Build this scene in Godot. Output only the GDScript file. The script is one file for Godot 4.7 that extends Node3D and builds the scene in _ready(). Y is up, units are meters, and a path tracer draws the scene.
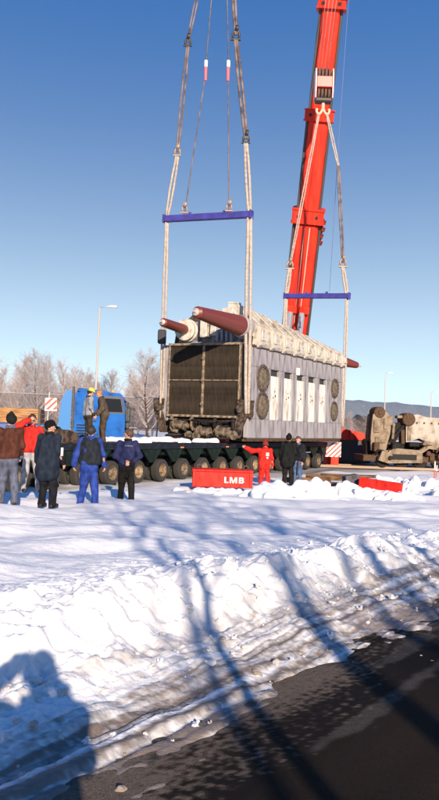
extends Node3D
# A heavy transformer lifted by two cranes over a modular trailer on a snowy winter yard. Metres, y up, the camera looks along -z.

const LINE := Vector2(-0.4455, 3.431)     # a point of the road's edge, as (x, metres ahead)
const ALONG := Vector2(0.58, 0.8147)      # along the road
const ACROSS := Vector2(-0.8147, 0.58)    # from the road into the snow field
var mats := {}
var rng := RandomNumberGenerator.new()
var n1 := FastNoiseLite.new()
var n2 := FastNoiseLite.new()
var nf := FastNoiseLite.new()
var used := {}

# ---------------------------------------------------------------- naming
func numbered(n: String) -> String:
	if not used.has(n):
		used[n] = 0
		return n
	used[n] += 1
	return "%s_%03d" % [n, used[n]]

func tag(o: Node3D, label: String, category: String, group := "", kind := "") -> Node3D:
	if label: o.set_meta("label", label)
	if category: o.set_meta("category", category)
	if group: o.set_meta("group", group)
	if kind: o.set_meta("kind", kind)
	return o

func thing(called: String, label: String, category: String, at := Vector3.ZERO, yaw := 0.0, group := "") -> Node3D:
	var o := Node3D.new()
	o.name = numbered(called)
	add_child(o)
	o.position = at
	o.rotation.y = yaw
	return tag(o, label, category, group)

func obj(called: String, st: SurfaceTool, m: Material, parent: Node = null, smooth := true) -> MeshInstance3D:
	st.generate_normals()
	var o := MeshInstance3D.new()
	o.mesh = st.commit()
	o.material_override = m
	if parent == null or parent == self:
		o.name = numbered(called)
		add_child(o)
	else:
		o.name = called
		parent.add_child(o, true)
	return o

func part(called: String, mesh: Mesh, m: Material, parent: Node, xf := Transform3D()) -> MeshInstance3D:
	var o := MeshInstance3D.new()
	o.mesh = mesh
	o.material_override = m
	o.name = called
	o.transform = xf
	parent.add_child(o, true)
	return o

func dup(src: Node3D, at: Vector3, yaw: float, label: String, group := "") -> Node3D:
	var base: String = src.name
	var cut := base.rfind("_")
	if cut > 0 and base.substr(cut + 1).is_valid_int(): base = base.substr(0, cut)
	var o: Node3D = src.duplicate()
	o.name = numbered(base)
	add_child(o)
	o.position = at
	o.rotation.y = yaw
	o.set_meta("label", label)
	if group: o.set_meta("group", group)
	return o

# ---------------------------------------------------------------- materials (base colours are linear, real-world values)
func srgb(r: float, g: float, b: float) -> Color:
	return Color(r, g, b).linear_to_srgb()

func mat(key: String, r: float, g: float, b: float, rough := 0.7, metal := 0.0) -> StandardMaterial3D:
	if mats.has(key): return mats[key]
	var m := StandardMaterial3D.new()
	m.albedo_color = srgb(r, g, b)
	m.roughness = rough
	m.metallic = metal
	mats[key] = m
	return m

func noise_tex(freq: float, octaves: int, stops: Array, sd: int, size := 256) -> NoiseTexture2D:
	var f := FastNoiseLite.new()
	f.seed = sd
	f.frequency = freq
	f.fractal_octaves = octaves
	f.noise_type = FastNoiseLite.TYPE_SIMPLEX_SMOOTH
	var g := Gradient.new()
	g.offsets = PackedFloat32Array()
	g.colors = PackedColorArray()
	var offs := PackedFloat32Array()
	var cols := PackedColorArray()
	for s in stops:
		offs.append(s[0])
		cols.append(s[1])
	g.offsets = offs
	g.colors = cols
	var t := NoiseTexture2D.new()
	t.width = size
	t.height = size
	t.seamless = true
	t.noise = f
	t.color_ramp = g
	return t

# weathered surface: a base tone, a darker tone and blotches of dirt; relief optional
func worn(key: String, a: Color, b: Color, c: Color, scale: Vector3, rough := 0.75, metal := 0.0, freq := 0.012, bump := 0.0, sd := 1) -> StandardMaterial3D:
	if mats.has(key): return mats[key]
	var m := StandardMaterial3D.new()
	m.albedo_texture = noise_tex(freq, 5, [[0.0, c], [0.22, c.lerp(b, 0.6)], [0.36, b], [0.60, a], [1.0, a.lightened(0.05)]], sd)
	m.uv1_triplanar = true
	m.uv1_scale = scale
	m.roughness = rough
	m.metallic = metal
	m.metallic_specular = 0.3
	if bump > 0.0:
		m.heightmap_enabled = true
		m.heightmap_texture = noise_tex(0.05, 4, [[0.0, Color.BLACK], [1.0, Color.WHITE]], sd + 50)
		m.heightmap_scale = bump
	mats[key] = m
	return m

# ---------------------------------------------------------------- shapes
func begin(smooth := false) -> SurfaceTool:
	var st := SurfaceTool.new()
	st.begin(Mesh.PRIMITIVE_TRIANGLES)
	st.set_smooth_group(0 if smooth else -1)
	return st

func poly(st: SurfaceTool, pts: Array, out: Vector3) -> void:
	var n := Vector3.ZERO
	for i in range(1, pts.size() - 1):
		n += (pts[i] - pts[0]).cross(pts[i + 1] - pts[0])
	var flip := n.dot(out) < 0.0
	for i in range(1, pts.size() - 1):
		st.add_vertex(pts[0])
		if flip:
			st.add_vertex(pts[i]); st.add_vertex(pts[i + 1])
		else:
			st.add_vertex(pts[i + 1]); st.add_vertex(pts[i])

func box(st: SurfaceTool, c: Vector3, size: Vector3, bas := Basis(), bev := 0.015) -> void:
	st.set_smooth_group(-1)
	var h := size * 0.5
	var b: float = min(bev, min(h.x, min(h.y, h.z)) * 0.45)
	var P := func(x: float, y: float, z: float) -> Vector3: return c + bas * Vector3(x, y, z)
	for s in [-1.0, 1.0]:
		poly(st, [P.call(s * h.x, -h.y + b, -h.z + b), P.call(s * h.x, h.y - b, -h.z + b), P.call(s * h.x, h.y - b, h.z - b), P.call(s * h.x, -h.y + b, h.z - b)], bas * Vector3(s, 0, 0))
		poly(st, [P.call(-h.x + b, s * h.y, -h.z + b), P.call(h.x - b, s * h.y, -h.z + b), P.call(h.x - b, s * h.y, h.z - b), P.call(-h.x + b, s * h.y, h.z - b)], bas * Vector3(0, s, 0))
		poly(st, [P.call(-h.x + b, -h.y + b, s * h.z), P.call(h.x - b, -h.y + b, s * h.z), P.call(h.x - b, h.y - b, s * h.z), P.call(-h.x + b, h.y - b, s * h.z)], bas * Vector3(0, 0, s))
	if b < 0.002: return
	for s in [-1.0, 1.0]:
		for u in [-1.0, 1.0]:
			poly(st, [P.call(s * h.x, u * (h.y - b), -h.z + b), P.call(s * h.x, u * (h.y - b), h.z - b), P.call(s * (h.x - b), u * h.y, h.z - b), P.call(s * (h.x - b), u * h.y, -h.z + b)], bas * Vector3(s, u, 0))
			poly(st, [P.call(s * h.x, -h.y + b, u * (h.z - b)), P.call(s * h.x, h.y - b, u * (h.z - b)), P.call(s * (h.x - b), h.y - b, u * h.z), P.call(s * (h.x - b), -h.y + b, u * h.z)], bas * Vector3(s, 0, u))
			poly(st, [P.call(-h.x + b, s * h.y, u * (h.z - b)), P.call(h.x - b, s * h.y, u * (h.z - b)), P.call(h.x - b, s * (h.y - b), u * h.z), P.call(-h.x + b, s * (h.y - b), u * h.z)], bas * Vector3(0, s, u))
			for w in [-1.0, 1.0]:
				poly(st, [P.call(s * h.x, u * (h.y - b), w * (h.z - b)), P.call(s * (h.x - b), u * h.y, w * (h.z - b)), P.call(s * (h.x - b), u * (h.y - b), w * h.z)], bas * Vector3(s, u, w))

func frame_of(d: Vector3) -> Basis:   # y along d
	var y := d.normalized()
	var x := y.cross(Vector3.FORWARD if abs(y.z) < 0.9 else Vector3.RIGHT).normalized()
	return Basis(x, y, x.cross(y))

# a body of revolution about the y axis of xf; prof holds (radius, height)
func lathe(st: SurfaceTool, prof: Array, xf: Transform3D, n := 16, smooth := true) -> void:
	for k in prof.size() - 1:
		var p: Vector2 = prof[k]
		var q: Vector2 = prof[k + 1]
		st.set_smooth_group(k if smooth else -1)
		var dir := Vector2(q.y - p.y, p.x - q.x)
		for i in n:
			var a := TAU * i / n
			var b := TAU * (i + 1) / n
			var va := Vector3(cos(a), 0, sin(a))
			var vb := Vector3(cos(b), 0, sin(b))
			var out: Vector3 = xf.basis * ((va + vb) * 0.5 * dir.x + Vector3.UP * dir.y)
			var A: Vector3 = xf * (va * p.x + Vector3.UP * p.y)
			var B: Vector3 = xf * (vb * p.x + Vector3.UP * p.y)
			var C: Vector3 = xf * (vb * q.x + Vector3.UP * q.y)
			var D: Vector3 = xf * (va * q.x + Vector3.UP * q.y)
			if p.x < 1e-5: poly(st, [A, C, D], out)
			elif q.x < 1e-5: poly(st, [A, B, C], out)
			else: poly(st, [A, B, C, D], out)

func cyl(st: SurfaceTool, a: Vector3, b: Vector3, r0: float, r1 := -1.0, n := 12) -> void:
	if r1 < 0.0: r1 = r0
	var l := a.distance_to(b)
	lathe(st, [Vector2(0, 0), Vector2(r0, 0), Vector2(r1, l), Vector2(0, l)], Transform3D(frame_of(b - a), a), n)

func tube(st: SurfaceTool, pts: Array, r: float, n := 8) -> void:
	st.set_smooth_group(0)
	var rings := []
	for i in pts.size():
		var d: Vector3 = (pts[min(i + 1, pts.size() - 1)] - pts[max(i - 1, 0)]).normalized()
		var f := frame_of(d)
		var ring := []
		for k in n: ring.append(pts[i] + f * Vector3(cos(TAU * k / n), 0, sin(TAU * k / n)) * r)
		rings.append(ring)
	for i in pts.size() - 1:
		for k in n:
			var j := (k + 1) % n
			poly(st, [rings[i][k], rings[i][j], rings[i + 1][j], rings[i + 1][k]], rings[i][k] + rings[i + 1][j] - pts[i] - pts[i + 1])
	poly(st, rings[0], pts[0] - pts[1])
	poly(st, rings[-1], pts[-1] - pts[-2])

# outline (in xf's x/y plane, convex or triangulated) extruded along xf's z from -d/2 to d/2
func prism(st: SurfaceTool, outline: Array, d: float, xf := Transform3D()) -> void:
	st.set_smooth_group(-1)
	var pv := PackedVector2Array(outline)
	var tris := Geometry2D.triangulate_polygon(pv)
	for s in [-1.0, 1.0]:
		for i in range(0, tris.size(), 3):
			var f := []
			for k in 3: f.append(xf * Vector3(pv[tris[i + k]].x, pv[tris[i + k]].y, s * d * 0.5))
			poly(st, f, xf.basis * Vector3(0, 0, s))
	var area := 0.0
	for i in pv.size():
		var p := pv[i]
		var q := pv[(i + 1) % pv.size()]
		area += p.cross(q)
	for i in pv.size():
		var p := pv[i]
		var q := pv[(i + 1) % pv.size()]
		var out := Vector3(q.y - p.y, p.x - q.x, 0) * signf(area)
		poly(st, [xf * Vector3(p.x, p.y, -d * 0.5), xf * Vector3(q.x, q.y, -d * 0.5), xf * Vector3(q.x, q.y, d * 0.5), xf * Vector3(p.x, p.y, d * 0.5)], xf.basis * out)

func at(p: Vector3, b := Basis()) -> Transform3D:
	return Transform3D(b, p)

func rot(axis: Vector3, deg: float) -> Basis:
	return Basis(axis, deg_to_rad(deg))

# ---------------------------------------------------------------- soft bodies: tapered capsules joined by a smooth minimum, meshed as surface nets
func soft(st: SurfaceTool, bones: Array, cell: float, k := 0.04, wob := 0.0, wf := 14.0) -> void:
	st.set_smooth_group(0)
	var lo := Vector3(1e9, 1e9, 1e9)
	var hi := -lo
	for b in bones:
		var r: float = max(b[2], b[3]) + cell * 2.5 + wob
		for e in [b[0], b[1]]:
			lo = lo.min(e - Vector3(r, r, r))
			hi = hi.max(e + Vector3(r, r, r))
	var nx := int((hi.x - lo.x) / cell) + 2
	var ny := int((hi.y - lo.y) / cell) + 2
	var nz := int((hi.z - lo.z) / cell) + 2
	var F := PackedFloat32Array()
	F.resize(nx * ny * nz)
	F.fill(1.0)
	for b in bones:
		var a: Vector3 = b[0]
		var ab: Vector3 = b[1] - b[0]
		var ra: float = b[2]
		var dr: float = b[3] - b[2]
		var inv: float = 1.0 / max(ab.length_squared(), 1e-9)
		var m: float = max(b[2], b[3]) + k + cell * 2.0 + wob
		var l0 := ((a.min(b[1]) - Vector3(m, m, m)) - lo) / cell
		var h0 := ((a.max(b[1]) + Vector3(m, m, m)) - lo) / cell
		for z in range(max(0, int(l0.z)), min(nz, int(h0.z) + 2)):
			for y in range(max(0, int(l0.y)), min(ny, int(h0.y) + 2)):
				var row := (z * ny + y) * nx
				for x in range(max(0, int(l0.x)), min(nx, int(h0.x) + 2)):
					var p := lo + Vector3(x, y, z) * cell - a
					var t := clampf(p.dot(ab) * inv, 0.0, 1.0)
					var d := (p - ab * t).length() - ra - dr * t
					var f := F[row + x]
					var h := k - absf(f - d)
					F[row + x] = minf(f, d) - (h * h / k * 0.25 if h > 0.0 else 0.0)
	if wob > 0.0:
		for z in nz:
			for y in ny:
				for x in nx:
					var i := (z * ny + y) * nx + x
					if absf(F[i]) < 0.07:
						var p := (lo + Vector3(x, y, z) * cell) * wf
						F[i] += wob * n2.get_noise_3d(p.x * 10.0, p.y * 6.0, p.z * 10.0)
	var V := {}
	var sx := 1
	var sy := nx
	var sz := nx * ny
	var offs := [0, sx, sy, sx + sy, sz, sx + sz, sy + sz, sx + sy + sz]
	var edges := [[0, 1], [2, 3], [4, 5], [6, 7], [0, 2], [1, 3], [4, 6], [5, 7], [0, 4], [1, 5], [2, 6], [3, 7]]
	for z in nz - 1:
		for y in ny - 1:
			for x in nx - 1:
				var i := (z * ny + y) * nx + x
				var s0 := F[i] < 0.0
				if s0 == (F[i + 1] < 0.0) and s0 == (F[i + sy] < 0.0) and s0 == (F[i + sz] < 0.0) and s0 == (F[i + 1 + sy] < 0.0) and s0 == (F[i + 1 + sz] < 0.0) and s0 == (F[i + sy + sz] < 0.0) and s0 == (F[i + 1 + sy + sz] < 0.0):
					continue
				var c := Vector3.ZERO
				var n := 0
				for e in edges:
					var fa := F[i + offs[e[0]]]
					var fb := F[i + offs[e[1]]]
					if (fa < 0.0) == (fb < 0.0): continue
					var t := fa / (fa - fb)
					var pa := Vector3(e[0] & 1, (e[0] >> 1) & 1, e[0] >> 2)
					var pb := Vector3(e[1] & 1, (e[1] >> 1) & 1, e[1] >> 2)
					c += pa.lerp(pb, t)
					n += 1
				V[i] = lo + (Vector3(x, y, z) + c / n) * cell
	var dirs := [[sx, sy, sz], [sy, sz, sx], [sz, sx, sy]]
	for i in V:
		for d in dirs:
			if (F[i] < 0.0) == (F[i + d[0]] < 0.0): continue
			var a: int = i - d[1] - d[2]
			if not (V.has(a) and V.has(i - d[1]) and V.has(i - d[2])): continue
			var q := [V[a], V[i - d[1]], V[i], V[i - d[2]]]
			if F[i] < 0.0: q = [V[a], V[i - d[2]], V[i], V[i - d[1]]]
			for w in [0, 1, 2, 0, 2, 3]: st.add_vertex(q[w])

# ---------------------------------------------------------------- people
func hand(st: SurfaceTool, wrist: Vector3, d: Vector3, inner: Vector3, side: Vector3) -> void:
	d = d.normalized()
	var s := (side - d * side.dot(d)).normalized()
	var n := (inner - d * inner.dot(d)).normalized()
	var bn := [[wrist, wrist + d * 0.085 + s * 0.022, 0.026, 0.020], [wrist, wrist + d * 0.083 - s * 0.022, 0.024, 0.018]]
	var lens := [0.032, 0.038, 0.035, 0.026]
	for f in 4:
		var p0 := wrist + d * (0.088 - 0.004 * absf(f - 1.2)) + s * (0.031 - 0.0205 * f)
		var p1: Vector3 = p0 + (d * 0.9 + n * 0.4).normalized() * lens[f] * 1.15
		var p2: Vector3 = p1 + (d * 0.5 + n * 0.85).normalized() * lens[f] * 0.95
		bn.append([p0, p1, 0.0105, 0.0095])
		bn.append([p1, p2, 0.0095, 0.008])
	var t0 := wrist + d * 0.022 + s * 0.026
	var t1 := t0 + (d * 0.6 + s * 0.75 + n * 0.2).normalized() * 0.042
	bn.append([t0, t1, 0.014, 0.0115])
	bn.append([t1, t1 + (d + s * 0.15 + n * 0.35).normalized() * 0.03, 0.0115, 0.0095])
	soft(st, bn, 0.0075, 0.010)

# Local +z is forward, +x the figure's left. c: {jacket, trousers, shoes, hair materials; hat; hem; hands; elbows; turn; lean ...}
func person(label: String, at_: Vector3, yaw: float, tall: float, c: Dictionary, group := "") -> Node3D:
	var t := thing("person", label, "person", at_, yaw, group)
	var lean: float = c.get("lean", 0.0)
	var LB := Basis(Vector3.RIGHT, lean)
	var up := func(p: Vector3) -> Vector3: return Vector3(0, 0.95, 0) + LB * (p - Vector3(0, 0.95, 0))
	var turn: float = c.get("turn", 0.0)
	var nod: float = c.get("nod", 0.0)
	var hip := [Vector3(0.09, 0.92, 0), Vector3(-0.09, 0.92, 0)]
	var knee: Array = c.get("knees", [Vector3(0.11, 0.50, 0.03), Vector3(-0.11, 0.50, 0.02)])
	var ank: Array = c.get("ankles", [Vector3(0.13, 0.09, -0.01), Vector3(-0.13, 0.09, -0.02)])
	var sh: Array = [up.call(Vector3(0.185, 1.43, -0.005)), up.call(Vector3(-0.185, 1.43, -0.005))]
	var elb: Array = c.get("elbows", [Vector3(0.25, 1.15, -0.04), Vector3(-0.25, 1.15, -0.04)])
	var wri: Array = c.get("wrists", [Vector3(0.26, 0.91, 0.05), Vector3(-0.26, 0.91, 0.05)])
	var sc := tall / 1.765
	var hold := Node3D.new()
	# body: one continuous skin
	var skin: Material = c.get("skin", mat("skin", 0.50, 0.27, 0.19, 0.55))
	var neck0: Vector3 = up.call(Vector3(0, 1.46, -0.01))
	var hc: Vector3 = up.call(Vector3(0, 1.56, 0.0))
	var HB := LB * Basis(Vector3.UP, turn) * Basis(Vector3.RIGHT, nod)
	var H := func(p: Vector3) -> Vector3: return hc + HB * (p - Vector3(0, 1.56, 0))
	var st := begin(true)
	var bn := []
	for k in 2:
		var s := 1.0 if k == 0 else -1.0
		bn.append([Vector3(s * 0.07, 0.96, 0), up.call(Vector3(s * 0.075, 1.34, 0)), 0.088, 0.092])
		bn.append([up.call(Vector3(s * 0.05, 1.40, 0)), sh[k], 0.058, 0.045])
		bn.append([hip[k], knee[k], 0.078, 0.055])
		bn.append([knee[k], ank[k], 0.052, 0.036])
		bn.append([ank[k] + Vector3(0, -0.045, -0.03), ank[k] + Vector3(s * 0.012, -0.055, 0.15), 0.033, 0.028])
		bn.append([sh[k], elb[k], 0.052, 0.042])
		bn.append([elb[k], wri[k], 0.040, 0.027])
	bn.append([neck0, H.call(Vector3(0, 1.58, -0.005)), 0.058, 0.054])
	soft(st, bn, 0.03, 0.04)
	# head
	bn = [
		[H.call(Vector3(0, 1.50, -0.012)), H.call(Vector3(0, 1.59, -0.008)), 0.056, 0.054],
		[H.call(Vector3(0, 1.665, -0.028)), H.call(Vector3(0, 1.675, 0.012)), 0.088, 0.082],
		[H.call(Vector3(0, 1.62, 0.022)), H.call(Vector3(0, 1.575, 0.034)), 0.068, 0.046],
		[H.call(Vector3(-0.03, 1.672, 0.078)), H.call(Vector3(0.03, 1.672, 0.078)), 0.016, 0.016],
		[H.call(Vector3(0, 1.655, 0.090)), H.call(Vector3(0, 1.618, 0.108)), 0.010, 0.015],
		[H.call(Vector3(-0.016, 1.587, 0.078)), H.call(Vector3(0.016, 1.587, 0.078)), 0.010, 0.010],
		[H.call(Vector3(0.088, 1.645, -0.012)), H.call(Vector3(0.092, 1.618, -0.008)), 0.017, 0.011],
		[H.call(Vector3(-0.088, 1.645, -0.012)), H.call(Vector3(-0.092, 1.618, -0.008)), 0.017, 0.011],
	]
	soft(st, bn, 0.0085, 0.018)
	for k in 2:
		var s := 1.0 if k == 0 else -1.0
		var inn: Vector3 = c.get("palms", [Vector3(-1, 0, 0), Vector3(1, 0, 0)])[k]
		var sid: Vector3 = c.get("thumbs", [Vector3(0, 0, 1), Vector3(0, 0, 1)])[k]
		hand(st, wri[k], c.get("points", [wri[0] - elb[0], wri[1] - elb[1]])[k], inn, sid)
	obj("body", st, skin, t)
	st = begin(true)
	for s in [-1.0, 1.0]: soft(st, [[H.call(Vector3(s * 0.032, 1.648, 0.086)), H.call(Vector3(s * 0.030, 1.648, 0.087)), 0.011, 0.011]], 0.005, 0.004)
	obj("eyes", st, mat("eye", 0.03, 0.025, 0.02, 0.3), t)
	# trousers
	st = begin(true)
	bn = []
	for k in 2:
		var s := 1.0 if k == 0 else -1.0
		bn.append([Vector3(s * 0.07, 1.02, 0), Vector3(s * 0.085, 0.87, -0.015), 0.118, 0.125])
		bn.append([hip[k], knee[k], 0.110, 0.088])
		bn.append([knee[k], ank[k] + Vector3(0, -0.01, 0), 0.086, 0.080])
	soft(st, bn, 0.020, 0.035, 0.038, 10.0)
	obj("trousers", st, c.trousers, t)
	# shoes
	for k in 2:
		var s := 1.0 if k == 0 else -1.0
		st = begin(true)
		soft(st, [[ank[k] + Vector3(0, -0.035, -0.04), ank[k] + Vector3(s * 0.012, -0.04, 0.15), 0.05, 0.042], [ank[k] + Vector3(0, 0.03, -0.01), ank[k] + Vector3(0, -0.03, 0), 0.055, 0.05]], 0.015, 0.03)
		obj("shoe", st, c.get("shoes", mat("boot", 0.015, 0.013, 0.012, 0.6)), t)
	# jacket
	st = begin(true)
	bn = []
	var hem: float = c.get("hem", 0.88)
	for k in 2:
		var s := 1.0 if k == 0 else -1.0
		bn.append([Vector3(s * 0.085, hem + 0.1, -0.005), up.call(Vector3(s * 0.085, 1.33, -0.005)), 0.155 + (0.03 if hem < 0.8 else 0.0), 0.146])
		bn.append([up.call(Vector3(s * 0.06, 1.40, -0.01)), sh[k], 0.095, 0.082])
		bn.append([sh[k], elb[k], 0.088, 0.074])
		bn.append([elb[k], elb[k].lerp(wri[k], 0.95), 0.072, 0.058])
	bn.append([up.call(Vector3(0, 1.44, -0.01)), up.call(Vector3(0, 1.515, -0.015)), 0.095, 0.074])
	soft(st, bn, 0.018, 0.05, 0.05, 10.0)
	obj("jacket", st, c.jacket, t)
	var trim: Material = c.get("trim", c.trousers)
	st = begin(true)
	soft(st, [[up.call(Vector3(0.04, 1.50, 0.045)), up.call(Vector3(0.07, 1.525, -0.03)), 0.030, 0.030], [up.call(Vector3(0.07, 1.525, -0.03)), up.call(Vector3(0, 1.53, -0.09)), 0.030, 0.032], [up.call(Vector3(0, 1.53, -0.09)), up.call(Vector3(-0.07, 1.525, -0.03)), 0.032, 0.030], [up.call(Vector3(-0.07, 1.525, -0.03)), up.call(Vector3(-0.04, 1.50, 0.045)), 0.030, 0.030]], 0.012, 0.02)
	obj("collar", st, trim, t)
	for k in 2:
		st = begin(true)
		soft(st, [[elb[k].lerp(wri[k], 0.90), elb[k].lerp(wri[k], 0.99), 0.062, 0.058]], 0.012, 0.02)
		obj("cuff", st, trim, t)
	if c.has("vest"):
		st = begin(true)
		bn = []
		for s in [-1.0, 1.0]:
			bn.append([Vector3(s * 0.085, 1.04, -0.005), up.call(Vector3(s * 0.085, 1.33, -0.005)), 0.172, 0.164])
			bn.append([up.call(Vector3(s * 0.06, 1.40, -0.01)), up.call(Vector3(s * 0.15, 1.42, -0.005)), 0.105, 0.098])
		soft(st, bn, 0.022, 0.05, 0.012, 10.0)
		obj("vest", st, c.vest, t)
	if c.has("yoke"):    # reflective band across the shoulders
		st = begin(true)
		soft(st, [[up.call(Vector3(-0.19, 1.37, -0.075)), up.call(Vector3(0, 1.385, -0.155)), 0.022, 0.022], [up.call(Vector3(0.19, 1.37, -0.075)), up.call(Vector3(0, 1.385, -0.155)), 0.022, 0.022]], 0.010, 0.02)
		obj("shoulder_band", st, c.yoke, t)
	if c.has("badge"):
		st = begin()
		for b in c.badge: box(st, b[0], b[1], Basis(), 0.004)
		obj("badge", st, mat("badge_white", 0.75, 0.75, 0.75, 0.6), t)
	# hair or hat
	if c.has("hair"):
		st = begin(true)
		soft(st, [[H.call(Vector3(0, 1.685, -0.045)), H.call(Vector3(0, 1.71, 0.02)), 0.092, 0.078], [H.call(Vector3(0, 1.62, -0.062)), H.call(Vector3(0, 1.66, -0.06)), 0.052, 0.07],
			[H.call(Vector3(-0.055, 1.665, -0.03)), H.call(Vector3(0.055, 1.665, -0.03)), 0.052, 0.052]], 0.011, 0.02, 0.010, 30.0)
		obj("hair", st, c.hair, t)
	if c.has("beanie"):
		st = begin(true)
		soft(st, [[H.call(Vector3(0, 1.685, -0.035)), H.call(Vector3(0, 1.715, 0.008)), 0.105, 0.090], [H.call(Vector3(0, 1.75, -0.02)), H.call(Vector3(0, 1.79, -0.02)), 0.07, 0.045], [H.call(Vector3(0, 1.635, -0.055)), H.call(Vector3(0, 1.67, -0.05)), 0.066, 0.08]], 0.011, 0.02, 0.006, 20.0)
		obj("knit_hat", st, c.beanie, t)
	if c.has("cap"):
		st = begin(true)
		soft(st, [[H.call(Vector3(0, 1.695, -0.03)), H.call(Vector3(0, 1.715, 0.012)), 0.102, 0.090], [H.call(Vector3(-0.04, 1.69, 0.09)), H.call(Vector3(0.04, 1.69, 0.09)), 0.03, 0.03], [H.call(Vector3(0, 1.635, -0.05)), H.call(Vector3(0, 1.68, -0.05)), 0.058, 0.075]], 0.011, 0.02)
		obj("cap", st, c.cap, t)
	if c.has("helmet"):
		st = begin(true)
		var hx := Transform3D(HB, H.call(Vector3(0, 1.69, -0.005)))
		lathe(st, [Vector2(0.148, 0.0), Vector2(0.150, 0.012), Vector2(0.122, 0.022), Vector2(0.118, 0.06), Vector2(0.095, 0.105), Vector2(0.05, 0.128), Vector2(0, 0.134)], hx, 20)
		lathe(st, [Vector2(0.148, 0.0), Vector2(0, -0.002)], hx, 20)
		obj("hard_hat", st, c.helmet, t)
	for ch in t.get_children(): ch.transform = Transform3D(Basis().scaled(Vector3(sc, sc, sc)), Vector3.ZERO) * ch.transform
	hold.free()
	return t

# ---------------------------------------------------------------- bare trees
func tree_tube(V: PackedVector3Array, N: PackedVector3Array, a: Vector3, b: Vector3, ra: float, rb: float, n := 3) -> void:
	var f := frame_of(b - a)
	for k in n:
		var u := f * Vector3(cos(TAU * k / n), 0, sin(TAU * k / n))
		var w := f * Vector3(cos(TAU * (k + 1) / n), 0, sin(TAU * (k + 1) / n))
		for e in [[a + u * ra, u], [a + w * ra, w], [b + w * rb, w], [a + u * ra, u], [b + w * rb, w], [b + u * rb, u]]:
			V.append(e[0])
			N.append(e[1])

func array_mesh(V: PackedVector3Array, N: PackedVector3Array) -> ArrayMesh:
	var arr := []
	arr.resize(Mesh.ARRAY_MAX)
	arr[Mesh.ARRAY_VERTEX] = V
	arr[Mesh.ARRAY_NORMAL] = N
	var m := ArrayMesh.new()
	m.add_surface_from_arrays(Mesh.PRIMITIVE_TRIANGLES, arr)
	return m

func bent(d: Vector3, amount: float) -> Vector3:
	return (d + Vector3(rng.randf_range(-1, 1), rng.randf_range(-1, 1), rng.randf_range(-1, 1)) * amount).normalized()

func tree_meshes(h: float, sd: int, spread: float, rise: float, fine: int, thick := 0.0165) -> Array:
	rng.seed = sd
	var TV := PackedVector3Array(); var TN := PackedVector3Array()
	var CV := PackedVector3Array(); var CN := PackedVector3Array()
	var p := Vector3(0, -0.3, 0)
	var d := Vector3(rng.randf_range(-0.05, 0.05), 1, rng.randf_range(-0.05, 0.05)).normalized()
	var segs := 14
	var r := h * thick
	for i in segs:
		var q := p + d * (h * 0.95 / segs)
		var r2: float = h * thick * pow(1.0 - float(i + 1) / (segs + 0.4), 0.85)
		tree_tube(TV, TN, p, q, r, r2, 7)
		var frac := float(i + 1) / segs
		if frac > (0.20 if fine > 1 else 0.45):
			for b in (4 if fine > 1 else 1):
				var ang := rng.randf() * TAU
				var bd := Vector3(cos(ang), rise + rng.randf_range(-0.15, 0.35), sin(ang)).normalized()
				var bl: float = h * spread * (1.25 - frac * 0.95) * rng.randf_range(0.6, 1.15)
				limb(CV, CN, p.lerp(q, rng.randf()), bd, bl, r2 * 0.55 + 0.006, fine)
		p = q
		r = r2
		d = bent(d, 0.07)
	limb(CV, CN, p, d, h * 0.1, 0.02, fine)
	return [array_mesh(TV, TN), array_mesh(CV, CN)]

func limb(V: PackedVector3Array, N: PackedVector3Array, p: Vector3, d: Vector3, l: float, r: float, fine: int) -> void:
	var segs := 4
	for i in segs:
		var q := p + d * (l / segs)
		var r2: float = max(r * 0.72, 0.005)
		tree_tube(V, N, p, q, r, r2, 4)
		for b in (3 if fine > 1 else 1) if i > 0 else 1:
			var bd := bent((d + Vector3(0, 0.25, 0)).normalized(), 0.75)
			twig(V, N, p.lerp(q, rng.randf()), bd, l * rng.randf_range(0.3, 0.6), max(r2 * 0.5, 0.005), fine)
		p = q
		r = r2
		d = bent(d + Vector3(0, 0.10, 0), 0.22)

func twig(V: PackedVector3Array, N: PackedVector3Array, p: Vector3, d: Vector3, l: float, r: float, fine: int) -> void:
	var a := p
	for i in 3:
		var q := a + d * (l / 3.0)
		tree_tube(V, N, a, q, r, max(r * 0.7, 0.007))
		for b in (fine if fine > 1 else (1 if i == 1 else 0)):
			var e := bent(d, 0.7)
			var m := a.lerp(q, rng.randf())
			var w := m + e * l * rng.randf_range(0.3, 0.6)
			tree_tube(V, N, m, w, 0.0065, 0.005)
			tree_tube(V, N, m.lerp(w, 0.5), m.lerp(w, 0.5) + bent(e, 0.6) * l * 0.3, 0.006, 0.0045)
		a = q
		r = max(r * 0.7, 0.007)
		d = bent(d + Vector3(0, -0.05, 0), 0.3)

func make_tree(ms: Array, bark: Material, twigs: Material, label: String, pos: Vector3, yaw: float, sc: float, group: String) -> Node3D:
	var t := thing("bare_tree", label, "tree", pos, yaw, group)
	t.scale = Vector3(sc, sc, sc)
	part("trunk", ms[0], bark, t)
	part("crown", ms[1], twigs, t)
	return t

# ---------------------------------------------------------------- ground
func sm(a: float, b: float, x: float) -> float:
	return smoothstep(a, b, x)

func axis_lines(lo: float, hi: float, step: float, near_growth: float, to_near: float, far: float) -> PackedFloat32Array:
	var out := PackedFloat32Array()
	var x := hi
	var up := PackedFloat32Array()
	var st := step
	while x < far:
		st *= near_growth if x < to_near else 1.12
		x += st
		up.append(x)
	x = lo
	while x <= hi:
		out.append(x)
		x += step
	out.append_array(up)
	return out

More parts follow.
